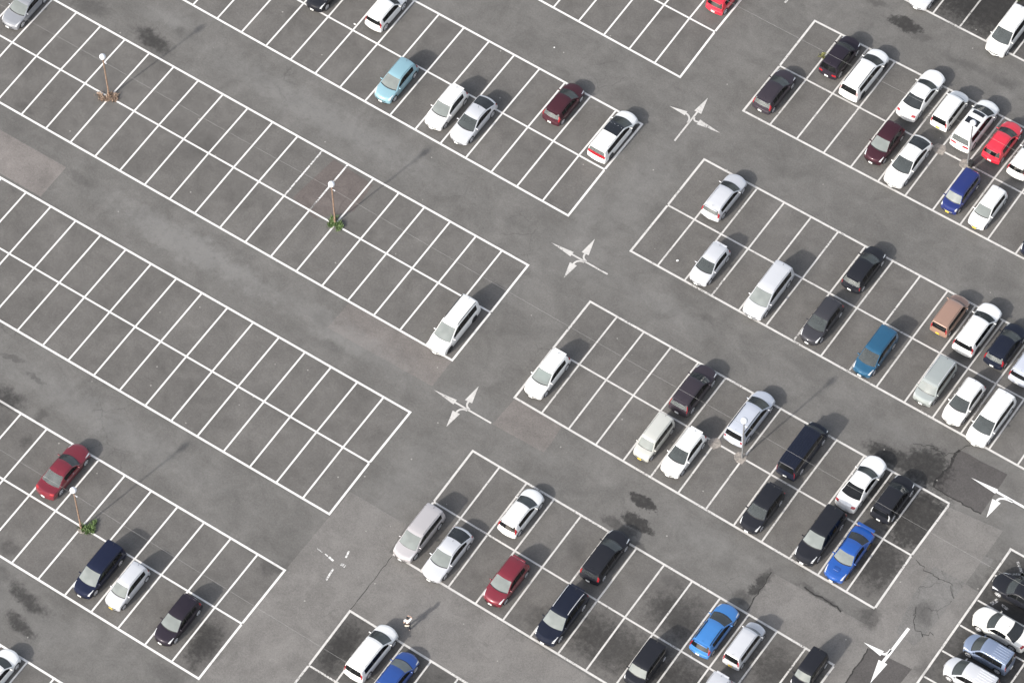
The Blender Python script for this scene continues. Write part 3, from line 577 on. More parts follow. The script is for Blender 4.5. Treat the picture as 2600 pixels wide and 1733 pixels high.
CARS = [
  (('estate_car', 'silver estate car in the top left corner of the lot, cut off by the frame', 'estate car', 'wagon', -54.25, 1.7, 3.1416, 4.8, 1.75, 1.5, 'greysilver', 'cars parked in the marked bays'), dict(inside=IN_D)),
  (('minivan', 'black minivan at the top edge, nose out, left of the white off-roader', 'minivan', 'minivan', -34.567, 16.951, 3.141, 5.018, 1.752, 1.8, 'black', 'cars parked in the marked bays'), dict()),
  (('sport_utility_car', 'white off-roader with a round spare wheel cover on its tail at the top edge', 'car', 'suv', -29.34, 17.609, -0.005, 4.109, 1.693, 1.662, 'white', 'cars parked in the marked bays'), dict(spare=1, rear=G_PRIV, side=G_SIDE, wind=G_CLEAN_SHADE)),
  (('hatchback_car', 'light blue tall hatchback parked nose out between empty bays', 'hatchback', 'hatch', -24.646, 12.268, 3.14, 4.386, 1.704, 1.61, 'light', 'cars parked in the marked bays'), dict(inside=IN_L, side=G_SIDE, spoiler=0)),
  (('hatchback_car', 'white hatchback parked nose out immediately left of a silver liftback', 'hatchback', 'hatch', -19.765, 12.333, 3.147, 4.36, 1.716, 1.586, 'white', 'cars parked in the marked bays'), dict(inside=IN_L)),
  (('liftback_car', 'silver liftback with dark rear glass parked right of a white hatchback among empty bays', 'car', 'lift', -17.268, 12.544, 3.143, 4.901, 1.764, 1.517, 'silver', 'cars parked in the marked bays'), dict(wind=G_CLEAN_SHADE)),
  (('hatchback_car', 'maroon hatchback parked nose in, one empty bay from the minivan with a half black roof', 'hatchback', 'hatch', -12.147, 17.944, -0.003, 4.189, 1.719, 1.501, 'maroon', 'cars parked in the marked bays'), dict(rear=G_REARL, inside=IN_L, wind=G_CLEAN_SHADE)),
  (('minivan', 'white minivan with half black glass roof and red tail light band at the row end', 'minivan', 'minivan', -7.093, 17.504, -0.006, 5.23, 1.787, 1.626, 'white', 'cars parked in the marked bays'), dict(roof='half', tailspec=(0.972, 0.986, 7.5, 16), rear=G_REARL, inside=IN_D, rim=ALLOYD, antenna=0, wind=G_CLEAN_SHADE)),
  (('hatchback_car', 'red hatchback cut off by the top edge, tail towards the viewer', 'hatchback', 'hatch', -7.208, 34.24, 0.0, 3.892, 1.688, 1.5, 'red', 'cars parked in the marked bays'), dict(rear=G_PRIV, wind=G_CLEAN_SHADE)),
  (('hatchback_car', 'dark purple hatchback in the corner bay of the upper right block, tail towards the viewer', 'hatchback', 'hatch', 1.263, 28.322, -0.005, 4.443, 1.746, 1.502, 'purple', 'cars parked in the marked bays'), dict(rear=G_REARL, inside=IN_G, wind=G_CLEAN_SHADE)),
  (('sport_utility_car', 'black boxy car with wide red tail lights left of a long white minivan', 'car', 'suv', 3.909, 34.02, -0.005, 4.25, 1.721, 1.747, 'purpleblack', 'cars parked in the marked bays'), dict(rear=G_PRIV, tailspec=(0.985, 0.996, 5, 13.5), spoiler=0, wind=G_CLEAN_SHADE)),
  (('minivan', 'long white minivan with black side glass parked right of the black boxy car', 'minivan', 'minivan', 6.426, 33.694, -0.011, 5.351, 1.799, 1.71, 'white', 'cars parked in the marked bays'), dict(rear=G_PRIV, rails=ALLOYD, rim=ALLOYD, tail=REDW, wind=G_CLEAN_SHADE)),
  (('sedan_car', 'white sedan with bluish rear window, left of a small white boxy car', 'sedan', 'sedan', 11.264, 34.492, -0.007, 5.351, 1.813, 1.466, 'white', 'cars parked in the marked bays'), dict(rear=G_REAR, wind=G_CLEAN_SHADE)),
  (('boxy_car', 'small white boxy car between the white sedan and the white minivan with sunroofs', 'car', 'box', 13.956, 34.461, 0.0, 3.845, 1.601, 1.653, 'white', 'cars parked in the marked bays'), dict(rear=G_PRIV, side=G_SIDE, plate=PL_Y, wind=G_CLEAN_SHADE)),
  (('minivan', 'white minivan with two dark sunroofs standing behind the grey street lamp', 'minivan', 'minivan', 16.4, 34.29, -0.01, 5.172, 1.845, 1.853, 'white', 'cars parked in the marked bays'), dict(roof='suns', rear=G_REARL, inside=IN_L, tailspec=(0.985, 0.992, 10.5, 14.5), wind=G_CLEAN_SHADE)),
  (('hatchback_car', 'bright red hatchback with black rear window right of the minivan with sunroofs', 'hatchback', 'hatch', 19.012, 34.153, -0.004, 4.129, 1.719, 1.503, 'red', 'cars parked in the marked bays'), dict(rear=G_PRIV, wind=G_CLEAN_SHADE)),
  (('hatchback_car', 'white hatchback cut off by the right edge, right of the bright red hatchback', 'hatchback', 'hatch', 21.442, 33.777, 0.001, 3.897, 1.688, 1.52, 'white', 'cars parked in the marked bays'), dict(wind=G_CLEAN_SHADE, rear=G_PRIV)),
  (('hatchback_car', 'dark maroon tall hatchback parked nose out left of a white liftback', 'hatchback', 'hatch', 11.269, 28.754, 3.138, 4.065, 1.709, 1.651, 'darkmaroon', 'cars parked in the marked bays'), dict(inside=IN_G, spoiler=0)),
  (('liftback_car', 'white liftback with black rear glass parked nose out right of the dark maroon hatchback', 'car', 'lift', 13.747, 28.321, 3.139, 5.255, 1.794, 1.53, 'white', 'cars parked in the marked bays'), dict(wind=G_CLEAN_SHADE, inside=IN_D)),
  (('boxy_car', 'deep blue boxy car with yellow plate just below the grey street lamp base', 'car', 'box', 18.756, 28.007, 3.133, 3.902, 1.528, 1.731, 'kblue', 'cars parked in the marked bays'), dict(plate=PL_Y, grille=CHROME, inside=IN_G)),
  (('small_hatchback_car', 'small white hatchback with yellow plate right of the deep blue boxy car', 'hatchback', 'kei', 21.298, 27.964, 3.134, 4.025, 1.533, 1.523, 'white', 'cars parked in the marked bays'), dict(plate=PL_Y, inside=IN_G, spoiler=0)),
  (('sedan_car', 'silver sedan at the top edge of the lot, only its nose in the frame', 'sedan', 'sedan', 6.276, 44.114, 3.142, 4.8, 1.78, 1.45, 'silver', 'cars parked in the marked bays'), dict(grille=CHROME)),
  (('minivan', 'white minivan in the top right corner, dark windscreen towards the viewer', 'minivan', 'minivan', 13.9, 43.582, 3.142, 4.8, 1.82, 1.85, 'white', 'cars parked in the marked bays'), dict(wind=G_CLEAN_SHADE, inside=IN_D)),
  (('hatchback_car', 'black hatchback at the right edge with only its front corner in the frame', 'hatchback', 'hatch', 26.115, 27.86, 3.141, 4.011, 1.704, 1.501, 'navyblack', 'cars parked in the marked bays'), dict(wind=G_CLEAN_SHADE)),
  (('estate_car', 'silver estate car with roof rails, tail towards the viewer, beside the empty corner bay', 'estate car', 'wagon', 3.451, 17.479, -0.005, 4.613, 1.739, 1.496, 'silver', 'cars parked in the marked bays'), dict(rails=ALLOY, rear=G_REARL, inside=IN_L, wind=G_CLEAN_SHADE)),
  (('hatchback_car', 'small silver hatchback parked nose out two empty bays from the block corner', 'hatchback', 'hatch', 5.94, 11.433, 3.139, 3.975, 1.685, 1.511, 'silver', 'cars parked in the marked bays'), dict(wind=G_CLEAN_SHADE, side=G_SIDE)),
  (('minivan', 'silver minivan parked nose out between two empty bays, its nose on the bay line', 'minivan', 'minivan', 11.119, 11.789, 3.142, 5.247, 1.825, 1.789, 'silver', 'cars parked in the marked bays'), dict()),
  (('hatchback_car', 'dark grey hatchback parked nose out, diagonally below the black hatchback with round red lights', 'hatchback', 'hatch', 16.013, 11.815, 3.143, 4.385, 1.708, 1.551, 'charcoal', 'cars parked in the marked bays'), dict(wind=G_CLEAN_SHADE)),
  (('hatchback_car', 'black hatchback with round red tail lights, tail towards the viewer among empty bays', 'hatchback', 'hatch', 16.203, 17.805, -0.005, 4.479, 1.729, 1.553, 'black', 'cars parked in the marked bays'), dict(rear=G_REARL, tailspec=(0.965, 0.988, 4.5, 9.5), inside=IN_L, wind=G_CLEAN_SHADE)),
  (('minivan', 'metallic teal blue minivan parked nose out with empty bays either side', 'minivan', 'minivan', 20.956, 11.675, 3.139, 4.572, 1.71, 1.598, 'teal', 'cars parked in the marked bays'), dict(wind=G_CLEAN_SHADE, inside=IN_D)),
  (('boxy_car', 'bronze boxy estate with yellow plate left of a white sport utility car', 'car', 'box', 23.99, 17.857, 0.001, 3.833, 1.6, 1.553, 'bronze', 'cars parked in the marked bays'), dict(plate=PL_Y, rear=G_PRIV, wind=G_CLEAN_SHADE)),
  (('sport_utility_car', 'white sport utility car with dark rear glass right of the bronze boxy car', 'car', 'suv', 26.43, 17.883, -0.005, 5.043, 1.86, 1.656, 'white', 'cars parked in the marked bays'), dict(rear=G_PRIV, rim=ALLOYD, wind=G_CLEAN_SHADE)),
  (('hatchback_car', 'blue black hatchback, tail towards the viewer, right of the white sport utility car', 'hatchback', 'hatch', 28.974, 17.833, 0.0, 4.284, 1.754, 1.503, 'navyblack', 'cars parked in the marked bays'), dict(rear=G_REARL, inside=IN_G, wind=G_CLEAN_SHADE)),
  (('sport_utility_car', 'silver sport utility car cut off by the right edge, tail towards the viewer', 'car', 'suv', 31.396, 17.615, 0.001, 4.5, 1.779, 1.649, 'bluesilver', 'cars parked in the marked bays'), dict(rear=G_PRIV, wind=G_CLEAN_SHADE)),
  (('boxy_car', 'grey green boxy car with rounded corners parked nose out beside a white hatchback', 'car', 'box', 26.161, 11.906, 3.14, 4.193, 1.696, 1.678, 'greygreen', 'cars parked in the marked bays'), dict(inside=IN_L, rails=ALLOY)),
  (('hatchback_car', 'white hatchback between the grey green boxy car and a white minivan', 'hatchback', 'hatch', 28.903, 11.641, 3.135, 4.291, 1.736, 1.52, 'white', 'cars parked in the marked bays'), dict(wind=G_CLEAN_SHADE, inside=IN_D, spoiler=0)),
  (('minivan', 'white minivan with its nose over the bay line, second right of the grey green car', 'minivan', 'minivan', 31.415, 11.451, 3.132, 5.069, 1.8, 1.619, 'white', 'cars parked in the marked bays'), dict(wind=G_CLEAN_SHADE, inside=IN_D)),
  (('hatchback_car', 'white hatchback with bright sunshade in the corner bay beside the pale asphalt patch', 'hatchback', 'hatch', 1.006, -3.972, 3.142, 4.511, 1.725, 1.553, 'white', 'cars parked in the marked bays'), dict(shade=1, inside=IN_L)),
  (('sport_utility_car', 'purple grey sport utility car with tall upright red tail lights, tail towards the viewer', 'car', 'suv', 11.142, 1.105, -0.0, 4.744, 1.791, 1.686, 'purple', 'cars parked in the marked bays'), dict(tailspec=(0.93, 0.985, 9.4, 12.0), rear=G_REARL, inside=IN_D, wind=G_CLEAN_SHADE)),
  (('minivan', 'cool silver minivan, tail towards the viewer, standing behind a grey street lamp pole', 'minivan', 'minivan', 16.09, 1.424, -0.004, 5.136, 1.783, 1.709, 'bluesilver', 'cars parked in the marked bays'), dict(rear=G_PRIV, rails=TRIM, tailspec=(0.984, 0.992, 8.6, 12.6), wind=G_CLEAN_SHADE)),
  (('boxy_car', 'pale beige boxy car with yellow plate left of a white hatchback', 'car', 'box', 10.98, -4.237, 3.144, 3.968, 1.5, 1.7, 'beige', 'cars parked in the marked bays'), dict(plate=PL_Y, inside=IN_L)),
  (('hatchback_car', 'white hatchback parked nose out right of the pale beige boxy car', 'hatchback', 'hatch', 13.547, -4.035, 3.14, 4.479, 1.721, 1.58, 'white', 'cars parked in the marked bays'), dict(wind=G_CLEAN_SHADE, inside=IN_G)),
  (('van', 'black van with ribbed roof, tail towards the viewer', 'van', 'van', 20.994, 1.179, 0.002, 5.185, 1.725, 1.964, 'navyblack', 'cars parked in the marked bays'), dict(roof='ribs', rear=G_PRIV, antenna=0, wind=G_CLEAN_SHADE)),
  (('sedan_car', 'white sedan with black rear window left of the last black car in its row', 'sedan', 'sedan', 26.19, 1.237, -0.004, 5.279, 1.826, 1.465, 'white', 'cars parked in the marked bays'), dict(rear=G_PRIV, wind=G_CLEAN_SHADE)),
  (('sport_utility_car', 'black sport utility car with bright chromed tail corners, right of the white sedan', 'car', 'suv', 28.899, 1.373, -0.002, 4.272, 1.731, 1.649, 'black', 'cars parked in the marked bays'), dict(tail=LAMP, rear=G_PRIV, wind=G_CLEAN_SHADE)),
  (('estate_car', 'black estate car parked nose out in front of the ribbed black van', 'estate car', 'wagon', 21.13, -4.863, 3.14, 4.361, 1.728, 1.499, 'black', 'cars parked in the marked bays'), dict(wind=G_CLEAN_SHADE, inside=IN_D, grille=CHROME)),
  (('sport_utility_car', 'long black car with chrome grille parked nose out left of the blue sports sedan', 'car', 'suv', 26.038, -4.442, 3.15, 5.318, 1.817, 1.811, 'black', 'cars parked in the marked bays'), dict(inside=IN_L, grille=CHROME, spoiler=0)),
  (('sedan_car', 'bright blue sports sedan with a tall rear wing and bonnet scoop', 'sedan', 'sedan', 28.646, -4.538, 3.144, 5.132, 1.76, 1.475, 'blue', 'cars parked in the marked bays'), dict(wing=1, scoop=1, rim=GOLD, inside=IN_L, antenna=0)),
  (('minivan', 'mauve silver minivan in the corner bay left of a silver liftback', 'minivan', 'minivan', 0.858, -21.002, 3.138, 5.0, 1.735, 1.626, 'mauve', 'cars parked in the marked bays'), dict(inside=IN_L)),
  (('liftback_car', 'silver liftback with dark rear glass right of the mauve silver minivan', 'car', 'lift', 3.654, -21.249, 3.142, 4.978, 1.772, 1.513, 'silver', 'cars parked in the marked bays'), dict()),
  (('hatchback_car', 'white hatchback, tail towards the viewer, diagonally above the wine red crossover', 'hatchback', 'hatch', 6.218, -15.128, -0.002, 4.382, 1.725, 1.509, 'white', 'cars parked in the marked bays'), dict(rear=G_PRIV, wind=G_CLEAN_SHADE)),
  (('hatchback_car', 'wine red rounded hatchback parked nose out, with a dark tail window', 'hatchback', 'hatch', 8.612, -20.709, 3.144, 4.307, 1.77, 1.588, 'wine', 'cars parked in the marked bays'), dict(inside=IN_L, rear=G_PRIV)),
  (('estate_car', 'black estate car, tail towards the viewer, beside the wet stains in the aisle', 'estate car', 'wagon', 13.589, -14.778, 0.007, 4.874, 1.781, 1.516, 'black', 'cars parked in the marked bays'), dict(rear=G_REAR, inside=IN_L, wind=G_CLEAN_SHADE)),
  (('sport_utility_car', 'large black sport utility car with silver roof rails and white headlights, parked nose out', 'car', 'suv', 13.686, -20.852, 3.149, 5.166, 1.909, 1.748, 'navyblack', 'cars parked in the marked bays'), dict(rails=ALLOY, inside=IN_L)),
  (('boxy_car', 'black boxy car at the bottom edge, diagonally below the sky blue hatchback', 'car', 'box', 21.103, -20.833, 3.145, 3.809, 1.674, 1.703, 'black', 'cars parked in the marked bays'), dict(inside=IN_D)),
  (('hatchback_car', 'sky blue hatchback, tail towards the viewer, left of a small silver boxy car', 'hatchback', 'hatch', 23.763, -15.453, 0.0, 4.764, 1.806, 1.493, 'sky', 'cars parked in the marked bays'), dict(rear=G_PRIV, rails=TRIM, wind=G_CLEAN_SHADE)),
  (('boxy_car', 'small silver boxy car with yellow plate right of the sky blue hatchback', 'car', 'box', 26.29, -15.329, -0.002, 3.985, 1.514, 1.762, 'silver', 'cars parked in the marked bays'), dict(plate=PL_Y, rear=G_PRIV, wind=G_CLEAN_SHADE)),
  (('estate_car', 'pale car whose roof just enters the bottom edge below the small silver boxy car', 'estate car', 'wagon', 26.478, -20.541, 3.14, 4.41, 1.704, 1.491, 'silver', 'cars parked in the marked bays'), dict()),
  (('boxy_car', 'black boxy car in the last bay at the bottom edge, beside the white turn arrow', 'car', 'box', 31.396, -14.559, 3.141, 3.426, 1.48, 1.696, 'black', 'cars parked in the marked bays'), dict(inside=IN_L)),
  (('sedan_car', 'dark red sedan with chrome window trim near the brown lamp with green weeds', 'sedan', 'sedan', -24.796, -31.453, -0.001, 5.18, 1.826, 1.462, 'wine', 'cars parked in the marked bays'), dict(rear=G_REARL, inside=IN_G, handles=CHROME, wind=G_CLEAN_SHADE)),
  (('minivan', 'navy blue minivan parked nose out left of a small silver hatchback', 'minivan', 'minivan', -17.288, -36.873, 3.138, 4.892, 1.735, 1.641, 'navy', 'cars parked in the marked bays'), dict(inside=IN_L)),
  (('small_hatchback_car', 'small silver hatchback with yellow plate right of the navy blue minivan', 'hatchback', 'kei', -14.697, -36.82, 3.141, 4.08, 1.516, 1.637, 'silver', 'cars parked in the marked bays'), dict(plate=PL_Y, inside=IN_L, side=G_PRIV, spoiler=0)),
  (('hatchback_car', 'purple black hatchback parked nose out, two bays from the end of the lower left row', 'hatchback', 'hatch', -9.886, -36.983, 3.143, 4.408, 1.717, 1.527, 'purpleblack', 'cars parked in the marked bays'), dict(inside=IN_L)),
  (('estate_car', 'white estate car in the bottom left corner, cut off by the frame', 'estate car', 'wagon', -18.364, -47.927, 0.0, 4.3, 1.72, 1.5, 'white', 'cars parked in the marked bays'), dict(wind=G_CLEAN_SHADE)),
  (('minivan', 'white minivan beside the walking person, tail towards the viewer at the bottom edge', 'minivan', 'minivan', 3.715, -31.14, -0.007, 5.027, 1.782, 1.701, 'white', 'cars parked in the marked bays'), dict(rear=G_PRIV, wind=G_CLEAN_SHADE)),
  (('hatchback_car', 'cobalt blue hatchback with a silver sunshade behind its windscreen at the bottom edge', 'hatchback', 'hatch', 6.302, -31.624, -0.0, 4.11, 1.751, 1.401, 'coupe', 'cars parked in the marked bays'), dict(shade=1)),
  (('sedan_car', 'black sedan parked sideways at the right edge beside flaking white marks', 'sedan', 'sedan', 41.012, -0.307, 1.571, 4.6, 1.8, 1.48, 'black', 'cars parked in the marked bays'), dict(wind=G_CLEAN_SHADE, inside=IN_D)),
  (('sedan_car', 'pearl white sedan parked sideways between a black sedan and a steel blue minivan', 'sedan', 'sedan', 41.35, -3.611, 1.571, 4.7, 1.82, 1.5, 'pearl', 'cars parked in the marked bays'), dict(wind=G_CLEAN_SHADE, inside=IN_D)),
  (('minivan', 'steel blue minivan with ribbed roof parked sideways above a silver car', 'minivan', 'minivan', 41.591, -5.941, 1.567, 3.951, 1.673, 1.73, 'steel', 'cars parked in the marked bays'), dict(roof='ribs_rear', inside=IN_L, rails=None, wind=G_CLEAN_SHADE)),
  (('minivan', 'silver minivan with ribbed roof parked sideways in the bottom right corner', 'minivan', 'minivan', 41.537, -8.408, 1.571, 4.3, 1.7, 1.7, 'silver', 'cars parked in the marked bays'), dict(roof='ribs_rear', inside=IN_D, wind=G_CLEAN_SHADE)),
  (('minivan', 'white minivan in the end bay above the pinkish asphalt patch, its nose out', 'minivan', 'minivan', -7.439, -4.421, 3.146, 5.314, 1.748, 1.892, 'white', 'cars parked in the marked bays'), dict(rails=TRIM, rim=ALLOYD, inside=IN_L)),
]
for a, kw in CARS: build_car(*a, **kw)
# ---------------- street lamps, cables, pads ----------------
RUST = mat('brown_pole_paint', (.30, .165, .10), .55, .1); k_ = NT(RUST.node_tree); t_ = k_.n('TexCoord').outputs['Object']
k_.set(RUST.node_tree.nodes['Principled BSDF'].inputs['Base Color'], k_.mix(k_.rng(k_.noise(t_, 5, 5, .7), .4, .65), (.30, .205, .145, 1), (.15, .095, .07, 1)))
GALV = mat('grey_pole_paint', (.20, .20, .205), .5, .3); GLOBE = mat('opal_globe', (.72, .74, .78), .25, 0, .3); CABLE = mat('cable_sheath', (.22, .22, .22), .7)
CONC = mat('concrete', (.33, .30, .26), .9); k_ = NT(CONC.node_tree); t_ = k_.n('TexCoord').outputs['Object']
k_.set(CONC.node_tree.nodes['Principled BSDF'].inputs['Base Color'], k_.mix(k_.rng(k_.noise(t_, 4, 6, .7), .35, .65), (.17, .155, .145, 1), (.32, .29, .26, 1)))
def street_lamp(x, y, h, pm, label):
    t = thing('street_lamp', label, 'street lamp', (x, y, 0), 0, 'globe street lamps between the bays')
    m = MB(); m.lathe([(.085, 0), (.08, .9), (.062, .95), (.055, h - .34)], 14); m.make('pole', pm, t)
    m = MB(); m.lathe([(.10, h - .36), (.12, h - .30), (.12, h - .24), (.07, h - .21)], 16); m.make('globe_collar', pm, t)
    m = MB(); R = .265; m.lathe([(.02, h - R), ] + [(R * math.sin(a), h - R * math.cos(a)) for a in [math.pi * i / 16 for i in range(1, 16)]] + [(.02, h + R)], 24); m.make('globe', GLOBE, t, 80)
    m = MB(); m.box((0, .0, .015), (.34, .34, .03), .01); [m.lathe([(.018, .03), (.018, .07)], 6, 'z', (a, b, 0)) for a in (-.12, .12) for b in (-.12, .12)]; m.make('base_plate', pm, t)
    m = MB(); m.box((.16, 0, h - .72), (.22, .035, .035), .008); m.lathe([(.035, -.05), (.045, 0), (.03, .06)], 10, 'z', (.26, 0, h - .70)); m.make('cable_bracket', GLOBE, t)
    m = MB(); m.box((0, -.085, .62), (.11, .03, .26), .008); m.make('inspection_cover', pm, t)
    return t
LPOS = [(-43.29, -1.46, 5.47, RUST, 'brown street lamp with white globe rising from dry brown weeds, upper left'), (-20.98, -1.33, 5.47, RUST, 'brown street lamp with white globe rising from green weeds between empty bays'),
        (-20.84, -34.51, 5.8, RUST, 'brown street lamp with white globe near the dark red sedan'), (17.32, -1.62, 5.5, GALV, 'grey street lamp with white globe in front of a cool silver minivan'), (17.63, 31.12, 5.65, GALV, 'grey street lamp with white globe in front of the minivan with two sunroofs')]
for a in LPOS: street_lamp(*a)
def cable(a, b, sag, label):
    n = 24; pts = [tuple(Vector(a).lerp(Vector(b), i / n) - Vector((0, 0, sag * 4 * (i / n) * (1 - i / n)))) for i in range(n + 1)]
    o = MB().tube(pts, .008, 5).make('overhead_cable', CABLE); tag(o, label, 'cable', 'thin cables strung between the street lamps')
hz = lambda i: LPOS[i][2] - .66
A = [(p[0] + .26, p[1], hz(i)) for i, p in enumerate(LPOS)]
cable((-75, -1.5, 4.9), A[0], .2, 'thin grey overhead cable left of the brown lamp with dry weeds')
cable(A[0], A[1], .12, 'thin grey overhead cable between the two brown lamps with dry and green weeds')
cable(A[1], A[3], .25, 'thin grey overhead cable from the green weed lamp to the lamp by the silver minivan')
cable(A[3], (50, -1.8, 4.9), .15, 'thin grey overhead cable crossing the ribbed black van roof')
cable((-62, -34.2, 5.0), A[2], .2, 'thin grey overhead cable passing behind the dark red sedan')
cable(A[2], (17.4, -34.6, 5.0), .2, 'thin grey overhead cable right of the lamp near the dark red sedan')
cable((-20, 31, 5.0), A[4], .2, 'thin grey overhead cable crossing the black boxy car and the long white minivan')
cable(A[4], (50, 31.2, 5.0), .15, 'thin grey overhead cable crossing the bright red hatchback')
def pad(x, y, r, label, n=9, hh=.03):
    rnd = random.Random(int(x * 100)); m = MB(); rr = [r * rnd.uniform(.86, 1.12) for _ in range(n)]
    V = [(math.cos(2 * math.pi * i / n) * rr[i] * q, math.sin(2 * math.pi * i / n) * rr[i] * q, z) for q, z in ((1.06, .0), (1.0, hh), ) for i in range(n)]
    m.add(V, [(i, (i + 1) % n, n + (i + 1) % n, n + i) for i in range(n)] + [tuple(range(n, 2 * n))]); o = m.make('concrete_pad', CONC); o.location = (x, y, .004); tag(o, label, 'concrete pad')
pad(17.2, -1.68, .5, 'pale square concrete pad under the grey lamp by the cool silver minivan', 8); pad(17.5, 31.0, .5, 'pale concrete pad under the grey lamp above the deep blue boxy car', 8)
pad(14.87, -1.66, .50, 'round concrete footing without a lamp right of the cool silver minivan tail', 11); pad(15.06, 31.1, .52, 'round concrete footing without a lamp below the small white boxy car', 11)
pad(-20.7, -34.55, .36, 'small concrete pad at the foot of the lamp near the dark red sedan', 8)
# black control box beside the upper right lamp
t = thing('control_box', 'small black control box at the foot of the grey lamp by the sunroof minivan', 'control box', (17.95, 31.05, .03))
MB().box((0, 0, .31), (.36, .30, .56), .03).make('casing', TRIM, t); MB().box((0, 0, .61), (.42, .36, .05), .015).make('lid', TYRE, t); MB().box((-.01, -.16, .3), (.26, .02, .40), .005).make('hatch', UNDER, t)

# ---------------- weeds ----------------
def leaf_mat(name, a, b):
    m = mat(name, a, .7); k = NT(m.node_tree); oi = k.n('TexCoord').outputs['Object']; k.set(m.node_tree.nodes['Principled BSDF'].inputs['Base Color'], k.mix(k.rng(k.noise(oi, 9, 4, .7), .35, .65), (*a, 1), (*b, 1))); return m
GREEN = leaf_mat('green_leaves', (.06, .115, .032), (.14, .20, .07)); DRY = leaf_mat('dry_stalks', (.23, .165, .12), (.42, .31, .235)); YELLOW = leaf_mat('yellow_green_grass', (.16, .17, .05), (.26, .25, .10))
def weeds(x, y, R, n, hgt, m, label, seed, sx=1.0, sy=1.0, wid=.035):
    rnd = random.Random(seed); V = []; F = []
    clumps = [(rnd.gauss(0, .42) * R * sx, rnd.gauss(0, .42) * R * sy, rnd.uniform(.5, 1.1)) for _ in range(9)]
    for i in range(n):
        cx, cy, s = rnd.choice(clumps); bx, by = cx + rnd.gauss(0, .16) * R, cy + rnd.gauss(0, .16) * R
        a = rnd.uniform(0, 6.283); lean = rnd.uniform(.15, .9); h = hgt * s * rnd.uniform(.5, 1.15); w = wid * rnd.uniform(.5, 1.3); px, py = -math.sin(a) * w, math.cos(a) * w; b0 = len(V)
        for q, ww in ((0, .6), (.45, 1), (.8, .7), (1, .08)):
            d = lean * h * q * q; z = h * (q - .28 * lean * q * q); V += [(bx + math.cos(a) * d + px * ww, by + math.sin(a) * d + py * ww, z), (bx + math.cos(a) * d - px * ww, by + math.sin(a) * d - py * ww, z)]
        F += [(b0 + 2 * q, b0 + 2 * q + 1, b0 + 2 * q + 3, b0 + 2 * q + 2) for q in range(3)]
    o = obj('weed_clump', V, F, m, None, 60); o.location = (x, y, .004); tag(o, label, 'weeds')
weeds(-43.3, -1.6, .72, 650, .34, DRY, 'dry brown weeds round the foot of the upper left brown lamp', 1)
weeds(-20.98, -1.5, .6, 560, .42, GREEN, 'green weeds round the foot of the brown lamp between empty bays', 2, .9, 1.1)
weeds(-20.4, -34.35, .55, 520, .40, GREEN, 'green weeds at the foot of the brown lamp near the dark red sedan', 3)
weeds(2.36, 33.75, .42, 130, .2, YELLOW, 'small yellow green grass tuft beside the black boxy car', 4)
weeds(12.0, 47.6, .9, 600, .3, GREEN, 'green grass at the head of the bay in the top right corner', 5, 1.1, .8)
# small litter
PAPER = mat('white_paper', (.8, .8, .78), .8)
for x, y, s, lb in ((3.45, 10.65, .13, 'white scrap of paper in an empty bay left of the small silver hatchback'), (-16.1, 22.4, .07, 'tiny white scrap on the aisle above the maroon hatchback')):
    m = MB(); rnd = random.Random(int(x * 10)); V = [(math.cos(a) * s * rnd.uniform(.6, 1.2), math.sin(a) * s * rnd.uniform(.6, 1.2), rnd.uniform(.0, .05)) for a in [i * .9 for i in range(7)]] + [(0, 0, .06)]
    m.add(V, [(i, (i + 1) % 7, 7) for i in range(7)]); o = m.make('paper_scrap', PAPER); o.location = (x, y, .02); tag(o, lb, 'litter')

# ---------------- person ----------------
SKIN = mat('skin', (.52, .33, .25), .55); SHIRT = mat('white_shirt', (.78, .79, .80), .85); DARKC = mat('dark_trousers', (.016, .018, .028), .85); HAIR = mat('black_hair', (.010, .009, .009), .45); SHOE = mat('pale_shoes', (.40, .38, .36), .7); BAGM = mat('cream_canvas', (.72, .66, .56), .85)
def skinned(name, pts, edges, rad, m, parent, root=0, lv=2):
    me = bpy.data.meshes.new(name); me.from_pydata(pts, edges, []); me.materials.append(m); o = link(name, me, parent)
    md = o.modifiers.new('skin', 'SKIN'); md.use_smooth_shade = True
    if not me.skin_vertices: bpy.context.view_layer.objects.active = o
    lay = me.skin_vertices[0] if me.skin_vertices else None
    for i, r in enumerate(rad): lay.data[i].radius = (r, r) if not isinstance(r, tuple) else r; lay.data[i].use_root = (i == root)
    s = o.modifiers.new('smooth', 'SUBSURF'); s.levels = lv; s.render_levels = lv; return o
def chain(P, E, Rr, start, pts):
    for p, r in pts: P.append(p); Rr.append(r); E.append((start, len(P) - 1)); start = len(P) - 1
    return start
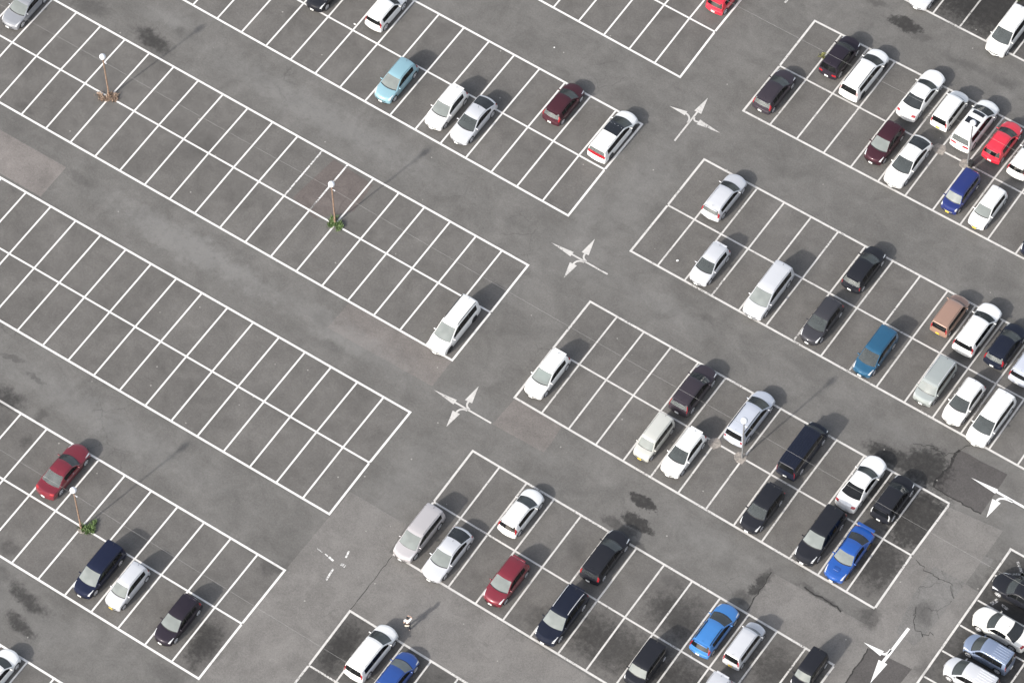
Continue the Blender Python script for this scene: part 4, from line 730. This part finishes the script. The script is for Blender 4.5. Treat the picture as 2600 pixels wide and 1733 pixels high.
def person():
    t = thing('person', 'person in white shirt and dark trousers walking, one hand raised to the head', 'person', (4.62, -27.79, .008), .62)
    P_ = [(0, 0, .94)]; E_ = []; R_ = [(.13, .10)]
    ch = chain(P_, E_, R_, 0, [((0, .0, 1.10), (.125, .09)), ((0, .01, 1.26), (.145, .10)), ((0, .0, 1.38), (.13, .085))])
    nk = chain(P_, E_, R_, ch, [((0, .01, 1.46), .055), ((0, .025, 1.53), .07), ((0, .03, 1.60), .088), ((0, .025, 1.675), .075)])
    chain(P_, E_, R_, nk - 1, [((0, .125, 1.585), .018)])
    for sx in (-1, 1): chain(P_, E_, R_, nk - 1, [((sx * .088, .02, 1.60), .02)])
    def hand(st, o, d, side, curl):
        d = Vector(d).normalized(); s = d.cross(Vector(side)).normalized(); u = s.cross(d); pl = chain(P_, E_, R_, st, [(tuple(Vector(o) + d * .05), (.034, .016)), (tuple(Vector(o) + d * .085), (.036, .014))])
        for i, (off, L) in enumerate(((-.030, .066), (-.010, .078), (.010, .074), (.030, .058))):
            b = Vector(o) + d * .092 + s * off; chain(P_, E_, R_, pl, [(tuple(b), .009), (tuple(b + d * L * .5 + u * curl * .4), .0085), (tuple(b + d * L + u * curl), .0075)])
        b = Vector(o) + d * .03 - s * .036; chain(P_, E_, R_, st, [(tuple(b), .011), (tuple(b + d * .03 - s * .02), .010), (tuple(b + d * .055 - s * .018 + u * .01), .008)])
    # left arm hangs, slightly forward; right arm raised with the hand at the forehead
    a = chain(P_, E_, R_, ch, [((-.18, .0, 1.36), .052), ((-.25, -.04, 1.10), .042), ((-.29, .06, .87), .030)]); hand(a, (-.29, .06, .87), (-.08, .25, -1), (1, 0, 0), .02)
    a = chain(P_, E_, R_, ch, [((.18, .0, 1.37), .052), ((.34, .10, 1.50), .042), ((.17, .18, 1.66), .030)]); hand(a, (.17, .18, 1.66), (-1, .1, .15), (0, 0, 1), -.02)
    for sx, fy, hy in ((-1, .14, .02), (1, -.10, .02)):
        chain(P_, E_, R_, 0, [((sx * .095, 0, .86), .092), ((sx * .10, fy * .65 + hy, .48), .062), ((sx * .10, fy - .02, .09), .042), ((sx * .105, fy + .12, .035), .036)])
    skinned('body', P_, E_, R_, SKIN, t)
    # clothing
    P2 = [(0, 0, .96)]; E2 = []; R2 = [(.165, .13)]
    c2 = chain(P2, E2, R2, 0, [((0, 0, 1.10), (.165, .125)), ((0, .01, 1.26), (.185, .13)), ((0, 0, 1.385), (.15, .10))])
    chain(P2, E2, R2, c2, [((0, .008, 1.44), .075)])
    chain(P2, E2, R2, c2, [((-.19, .0, 1.365), .078), ((-.235, -.03, 1.18), .072)]); chain(P2, E2, R2, c2, [((.19, .01, 1.375), .078), ((.325, .09, 1.49), .066)])
    skinned('shirt', P2, E2, R2, SHIRT, t)
    P3 = [(0, 0, .93)]; E3 = []; R3 = [(.155, .125)]
    for sx, fy in ((-1, .14), (1, -.10)): chain(P3, E3, R3, 0, [((sx * .095, 0, .84), .108), ((sx * .10, fy * .65 + .02, .48), .080), ((sx * .10, fy - .02, .12), .066)])
    skinned('trousers', P3, E3, R3, DARKC, t)
    hr = MB(); prof = [(.118 * math.sin(a), .125 * math.cos(a)) for a in [math.pi * (1 - i / 10) for i in range(3, 11)]]
    hr.lathe([(max(r, .012), 1.625 + z) for r, z in prof], 16, 'z', (0, .012, 0)); hr.make('hair', HAIR, t, 80)
    for sx, fy in ((-1, .14), (1, -.10)):
        s = MB(); s.box((sx * .103, fy + .06, .035), (.095, .27, .07), .03); s.make('shoe', SHOE, t)
    b = thing('shoulder_bag', 'small cream bag carried at the hip by the person in the white shirt', 'bag', (4.70, -27.99, .90), .62)
    MB().box((0, 0, 0), (.34, .10, .20), .04).make('bag_body', BAGM, b); MB().tube([(-.12, .03, .08), (-.10, .06, .30), (.02, .09, .47), (.08, .09, .30), (.14, .03, .09)], .012, 6).make('strap', DARKC, b)
person()
